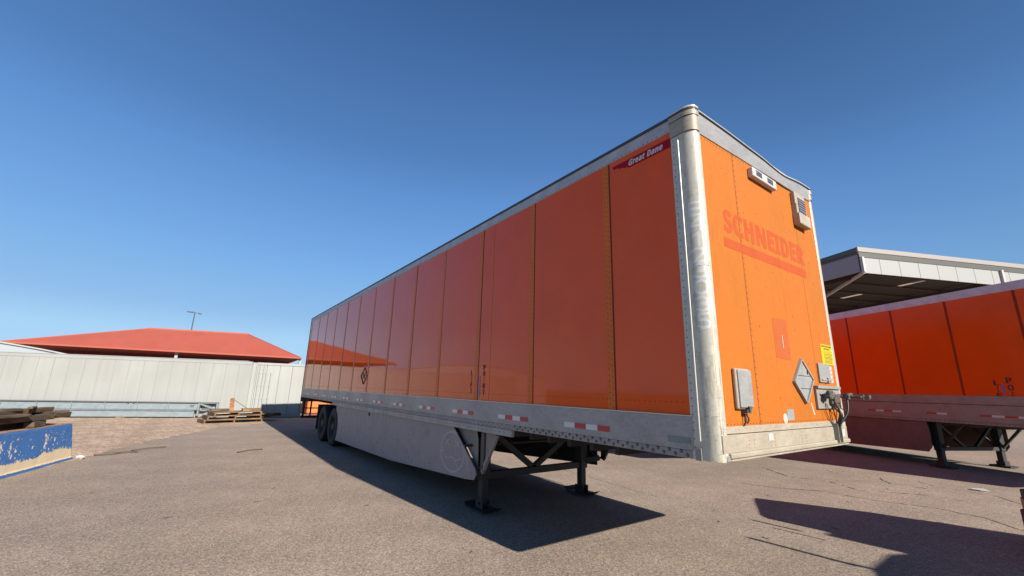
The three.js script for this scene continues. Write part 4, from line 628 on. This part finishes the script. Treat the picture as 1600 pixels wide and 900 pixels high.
// blue painted concrete block, paint flaking off near the ground
{
  const e0 = new THREE.Vector3(-11.16, 0, 5.02), e1 = new THREE.Vector3(-9.2, 0, 5.52), dir = e1.clone().sub(e0), turn = Math.atan2(-dir.z, dir.x), L = 4.2;
  const t = thing('concrete_barrier', 'blue painted concrete barrier with flaking paint at the left edge', 'barrier', [e0.x, 0, e0.z], turn);
  const map = canvasTex(2048, 512, (c, w, h) => {
    const q = rng(19); c.fillStyle = '#3b70b0'; c.fillRect(0, 0, w, h);
    for (let k = 0; k < 1500; k++) { c.fillStyle = q() > 0.5 ? `rgba(20,60,130,${0.1 * q()})` : `rgba(90,140,210,${0.1 * q()})`; c.fillRect(q() * w, q() * h, 10 + 60 * q(), 4 + 20 * q()); }
    const bare = ['#dcc9a6', '#e3d3b5', '#cdb994', '#d6cebf'];
    c.fillStyle = bare[0]; c.beginPath(); c.moveTo(0, h * 0.93); let x = 0, b = 0; while (x < w) { b += (q() - 0.5) * 18; b *= 0.9; c.lineTo(x, h * (0.70 - 0.03 * Math.sin(x / 170)) + b - (q() > 0.6 ? 34 * q() : 0)); x += 3 + 7 * q(); } c.lineTo(w, h * 0.93); x = w; while (x > 0) { c.lineTo(x, h * 0.93 + 8 * (q() - 0.5)); x -= 14; } c.fill();
    for (let k = 0; k < 900; k++) { const y = h * (0.70 + 0.22 * q()); c.fillStyle = bare[Math.floor(q() * 4)] + '66'; c.fillRect(q() * w, y, 6 + 30 * q(), 3 + 10 * q()); }
    const chip = (cx, cy, s) => { c.fillStyle = bare[Math.floor(q() * 3) + 1]; c.beginPath(); for (let k = 0; k < 9; k++) { const a = k / 9 * 6.283, r = s * (0.5 + q()); c.lineTo(cx + Math.cos(a) * r * 0.6, cy + Math.sin(a) * r * 1.2); } c.fill(); };
    for (let k = 0; k < 210; k++) { const s = q() < 0.85 ? 2 + 5 * q() : 8 + 14 * q(); chip(q() * w, h * (0.1 + 0.62 * q()), s); }
    for (const [fx, n, sp] of [[0.24, 12, 40], [0.25, 6, 26], [0.52, 14, 60], [0.47, 8, 30]]) for (let k = 0; k < n; k++) chip(w * fx + (q() - 0.5) * sp, h * (0.22 + 0.35 * k / n), 5 + 12 * q());
    for (let k = 0; k < 60; k++) { c.fillStyle = `rgba(200,190,170,${0.3 * q()})`; c.fillRect(q() * w, h * 0.94 + q() * h * 0.06, 10 + 20 * q(), 5); }
  });
  const prof = [[-0.012, 0], [-0.010, 0.05], [0.0, 0.08], [0.006, 0.60], [0.006, 0.70], [0.012, 0.73], [0.52, 0.73], [0.52, 0.66], [0.49, 0.60], [0.50, 0.13], [0.56, 0.07], [0.56, 0]];
  const pos = [], uv = [], idx = []; const N = 40, rr = rng(3); let s = [0]; for (let i = 1; i < prof.length; i++) s.push(s[i - 1] + Math.hypot(prof[i][0] - prof[i - 1][0], prof[i][1] - prof[i - 1][1]));
  for (let j = 0; j <= N; j++) for (let i = 0; i < prof.length; i++) { const k = (rr() - 0.5) * 0.004; pos.push(L * j / N + (j ? (j < 4 ? 0.26 * (1 - j / 4) * prof[i][1] / 0.73 : 0) : 0.30 * prof[i][1] / 0.73 + 0.02 * (rr() - 0.5)), prof[i][1] + (i > 3 && i < 8 ? k : 0), prof[i][0] + k); uv.push(j / N, i < 6 ? prof[i][1] / 0.74 : 0.99); }
  for (let j = 0; j < N; j++) for (let i = 0; i < prof.length - 1; i++) { const a = j * prof.length + i, b = a + 1, c = a + prof.length, d = c + 1; idx.push(a, b, c, b, d, c); }
  const g = new THREE.BufferGeometry(); g.setAttribute('position', new THREE.Float32BufferAttribute(pos, 3)); g.setAttribute('uv', new THREE.Float32BufferAttribute(uv, 2)); g.setIndex(idx); const body = g.toNonIndexed(); body.computeVertexNormals();
  put('barrier_body', body, std({ map, roughness: 0.8 }), t);
  const ends = [-1, 1].map((f) => { const sh = new THREE.Shape(prof.map((p) => new THREE.Vector2(-p[0], p[1]))), c = new THREE.ExtrudeGeometry(sh, { depth: 0.01, bevelEnabled: false }); c.rotateY(Math.PI / 2); { const p = c.attributes.position; for (let i = 0; i < p.count; i++) if (f < 0) p.setX(i, p.getX(i) + 0.30 * p.getY(i) / 0.73); } c.translate(f < 0 ? 0.012 : L - 0.02, 0, 0); c.computeVertexNormals(); return boxUV(c); });
  put('barrier_end', ends, std({ color: rgb(0.05, 0.13, 0.36), map: metalMap, roughness: 0.8 }), t);
  put('dusty_top', (() => { const k = B(0.32, L - 0.02, 0.731, 0.742, 0.012, 0.5, 0.004); return k; })(), std({ color: rgb(0.85, 0.72, 0.62), map: gravelMap, roughness: 0.95 }), t);
  // old timbers heaped on it: each its own thing
  const heap = [ // [x along, y, z across, length, thick, wide, turn, mat, label]
    [1.0, 0.80, -0.12, 0.42, 0.11, 0.14, 0.1, M.woodGrey, 'grey block of timber at the front of the heap on the blue barrier'],
    [2.3, 0.80, -0.40, 3.6, 0.09, 0.12, -0.02, M.woodDark, 'long dark timber along the back of the barrier top'],
    [0.62, 0.90, -0.28, 2.0, 0.10, 0.16, 0.05, M.woodDark, 'brown timber sticking out past the right end of the barrier'],
    [1.75, 0.92, -0.16, 2.2, 0.10, 0.15, -0.05, M.woodGrey, 'wide grey timber in the middle layer of the heap on the barrier'],
    [0.95, 0.965, -0.38, 1.3, 0.05, 0.12, 0.12, M.woodPale, 'pale split plank lying across the heap on the barrier'],
    [1.5, 1.03, -0.25, 2.1, 0.08, 0.17, 0.0, M.woodDark, 'flat brown board topping the heap on the barrier'],
    [2.2, 1.07, -0.30, 1.6, 0.05, 0.12, -0.14, M.woodGrey, 'thin grey board, topmost at the left of the heap'],
    [0.25, 0.92, -0.45, 0.9, 0.12, 0.13, 0.5, M.woodDark, 'dark beam pointing back at the right end of the heap'],
    [1.15, 1.10, -0.14, 0.5, 0.035, 0.07, 0.35, M.woodPale, 'small pale splinter lying on top of the heap on the barrier'],
    [1.9, 0.99, -0.06, 0.9, 0.05, 0.08, -0.1, M.woodGrey, 'narrow grey batten along the front of the heap on the barrier'],
    [0.5, 0.98, -0.15, 0.6, 0.04, 0.09, -0.3, M.woodDark, 'short broken brown slat near the right end of the heap']];
  t.updateMatrixWorld();
  for (const [x, y, z, l, th, wd, tn, mat, label] of heap) {
    const g2 = new RoundedBoxGeometry(l, th, wd, 2, 0.012), p = g2.attributes.position; for (let i = 0; i < p.count; i++) { p.setX(i, p.getX(i) + 0.06 * (hash(Math.round(p.getY(i) * 300), Math.round(p.getZ(i) * 300), 5) - 0.5)); }
    const m = put('timber', boxUV(g2), mat, scene, { label, category: 'timber' }); const P = new THREE.Vector3(x + 0.26, y, -z).applyMatrix4(t.matrixWorld); m.position.copy(P); m.rotation.set((rw() - 0.5) * 0.08, turn + tn, (rw() - 0.5) * 0.03);
  }
}
// scraps on the ground
const scrap = (name, geo, mat, pos, turn, label, category) => { const m = put(name, geo, mat, scene, { label, category }); m.position.set(...pos); m.rotation.y = turn; };
scrap('stick', join(tube([[-0.35, 0.015, 0], [-0.1, 0.025, 0.05], [0.1, 0.015, -0.02], [0.4, 0.02, 0.06]], 0.012), tube([[-0.1, 0.02, 0.05], [0.06, 0.03, 0.15], [0.2, 0.02, 0.2]], 0.009)), M.woodGrey, [-11.6, 0.004, 4.35], -1.15, 'dark forked stick on the gravel right of the blue barrier', 'stick');
scrap('stick', tube([[-0.35, 0.02, 0], [0, 0.03, 0.03], [0.4, 0.02, -0.02]], 0.012), M.woodGrey, [-12.2, 0.004, 3.85], -1.0, 'short dark stick farther right on the gravel edge', 'stick');
scrap('stick', tube([[-0.3, 0.02, 0], [0, 0.03, 0.05], [0.35, 0.02, 0.0]], 0.012), M.woodGrey, [-10.9, 0.0, 1.85], -1.05, 'short dark stick lying alone on the asphalt', 'stick');
scrap('concrete_chip', new THREE.IcosahedronGeometry(0.09, 0).scale(1.2, 0.6, 0.9), M.debrisWhite, [-11.15, 0.04, 4.9], 0.5, 'white concrete chip at the foot of the barrier end', 'rubble');
scrap('paper_scrap', slab([[-0.1, -0.05], [0.09, -0.07], [0.12, 0.03], [0.0, 0.06], [-0.11, 0.03]], 0.01, 'y').rotateX(0.12), M.debrisWhite, [-0.07, 0.018, -9.1], 0.4, 'white paper scrap on the asphalt near the right edge', 'litter');
put('crack', ribbon([[-2.75, -5.6], [-2.2, -5.75], [-1.6, -6.25], [-0.9, -6.25], [-0.2, -6.5], [0.35, -6.35], [0.75, -5.85], [1.2, -5.4]], 0.018, 5), M.crackFill, scene, STRUCT);
put('crack', ribbon([[-4.2, -8.0], [-3.4, -7.9], [-2.6, -7.2], [-1.9, -7.4], [-1.3, -7.0], [-0.5, -7.6]], 0.022, 9, 0.004, 0.45), M.crackFill, scene, STRUCT);
put('crack', ribbon([[-2.6, -9.0], [-2.1, -8.6], [-1.5, -8.9], [-1.2, -8.3], [-0.6, -8.4]], 0.022, 13, 0.004, 0.4), M.crackFill, scene, STRUCT);
put('crack', ribbon([[-1.0, -9.2], [-0.6, -8.8], [0.2, -8.7], [0.5, -8.2]], 0.018, 15, 0.004, 0.25), M.crackFill, scene, STRUCT);
put('painted_line', ribbon([[-6.0, -3.55], [-4.4, -3.35], [-2.9, -3.2]], 0.045, 21, 0.004, 0.15), M.oldPaint, scene, STRUCT);
{ const r = rng(83), gs = []; for (let k = 0; k < 70; k++) { const u = r(), x = -12 + 13 * r(), z = 4.5 - 14 * u, L = 0.04 + 0.16 * r() * r(), a = r() * 3; if (z < 0.3 && z > -2.4 && x < -2) continue; const g = ribbon([[x, z], [x + L * Math.cos(a), z + L * Math.sin(a)]], 0.02, 200 + k, 0.005); gs.push(g); } put('tar_specks', gs, M.crackFill, scene, STUFF); }

// ---------------------------------------------------------------- red truck whose bumper shows at the right; it throws the shadow in the corner
{
  const t = thing('truck', 'red truck at the far right edge, only its bumper corner in the picture', 'truck');
  const d = [0.951, -0.309], n = [0.309, 0.951], F = [1.31, -4.69], P = (s, w) => [F[0] + d[0] * s + n[0] * w, F[1] + d[1] * s + n[1] * w];   // s back along the truck, w across it towards the camera
  put('bumper', [slab([[0.822, -5.12], [1.15, -3.95], [1.9, -3.4], [2.5, -3.4], [2.5, -5.75], [0.95, -5.55]], 0.13, 'y').translate(0, 0.40, 0)], M.machineRed, t);
  put('bumper_step', [slab([[0.835, -5.1], [1.18, -3.95], [1.9, -3.45], [2.4, -3.45], [2.4, -5.7], [0.97, -5.5]], 0.09, 'y').translate(0, 0.535, 0)], M.black, t);
  put('air_dam', slab([[0.80, -5.1], [1.2, -3.95], [1.9, -3.45], [2.4, -3.45], [2.4, -5.7], [0.95, -5.5]], 0.36, 'y').translate(0, 0.035, 0), M.darkRed, t);
  put('hood', [slab([[1.2, -4.85], [1.24, -4.72], [1.72, -3.86], [1.86, -3.76], [4.2, -4.2], [4.2, -5.9], [3.9, -5.83], [2.53, -5.5]], 1.05, 'y').translate(0, 0.7, 0)], M.machineRed, t);
  put('fender', [slab([P(0.5, -0.45), P(0.5, 0.1), P(1.9, 0.1), P(1.9, -0.45)], 0.35, 'y').translate(0, 0.85, 0), slab([P(0.6, 1.1), P(0.6, 1.6), P(1.9, 1.6), P(1.9, 1.1)], 0.35, 'y').translate(0, 0.85, 0)], M.machineRed, t);
  put('cab', [slab([P(4.2, 0.25), P(3.5, 2.0), P(6.5, 2.0), P(6.5, 0.25)], 2.4, 'y').translate(0, 0.8, 0), slab([P(2.4, 0.1), P(2.4, 1.6), P(3.6, 1.95), P(4.3, 0.3)], 1.2, 'y').translate(0, 0.75, 0)], M.machineRed, t);
  put('body', [slab([[4.6, -3.6], [4.62, -2.95], [4.8, -2.55], [5.3, -1.6], [9, -1.2], [9, -5.5], [5, -4.4]], 1.7, 'y').translate(0, 0.8, 0)], M.machineRed, t);
  put('windscreen', [slab([P(4.13, 0.35), P(3.52, 1.85), P(3.545, 1.85), P(4.155, 0.35)], 0.8, 'y').translate(0, 2.2, 0)], M.lens, t);
  put('mirror', [rod([2.95, 1.66, -2.78], [2.95, 2.2, -2.78], 0.028), bar([2.95, 1.72, -2.78], [4.7, 1.72, -3.2], 0.04), rod([2.35, 1.75, -3.55], [2.35, 2.06, -3.55], 0.022), rod([2.55, 1.7, -3.42], [2.55, 2.0, -3.42], 0.014)], M.darkSteel, t);
  put('grab_rail', rod([4.0, 2.0, -2.53], [4.9, 2.0, -2.6], 0.022), M.darkSteel, t);
  for (const [x, z] of [[2.35, -5.5], [2.75, -3.55], [7.5, -5.6], [7.9, -2.2]]) { const w = sub('wheel', t); w.position.set(x, 0.5, z); w.rotation.y = 0.314; put('tyre', new THREE.CylinderGeometry(0.5, 0.5, 0.3, 28).rotateX(Math.PI / 2), M.rubber, w); put('hub', new THREE.CylinderGeometry(0.25, 0.25, 0.33, 16).rotateX(Math.PI / 2), M.machineRed, w); }
}

renderer.render(scene, camera);
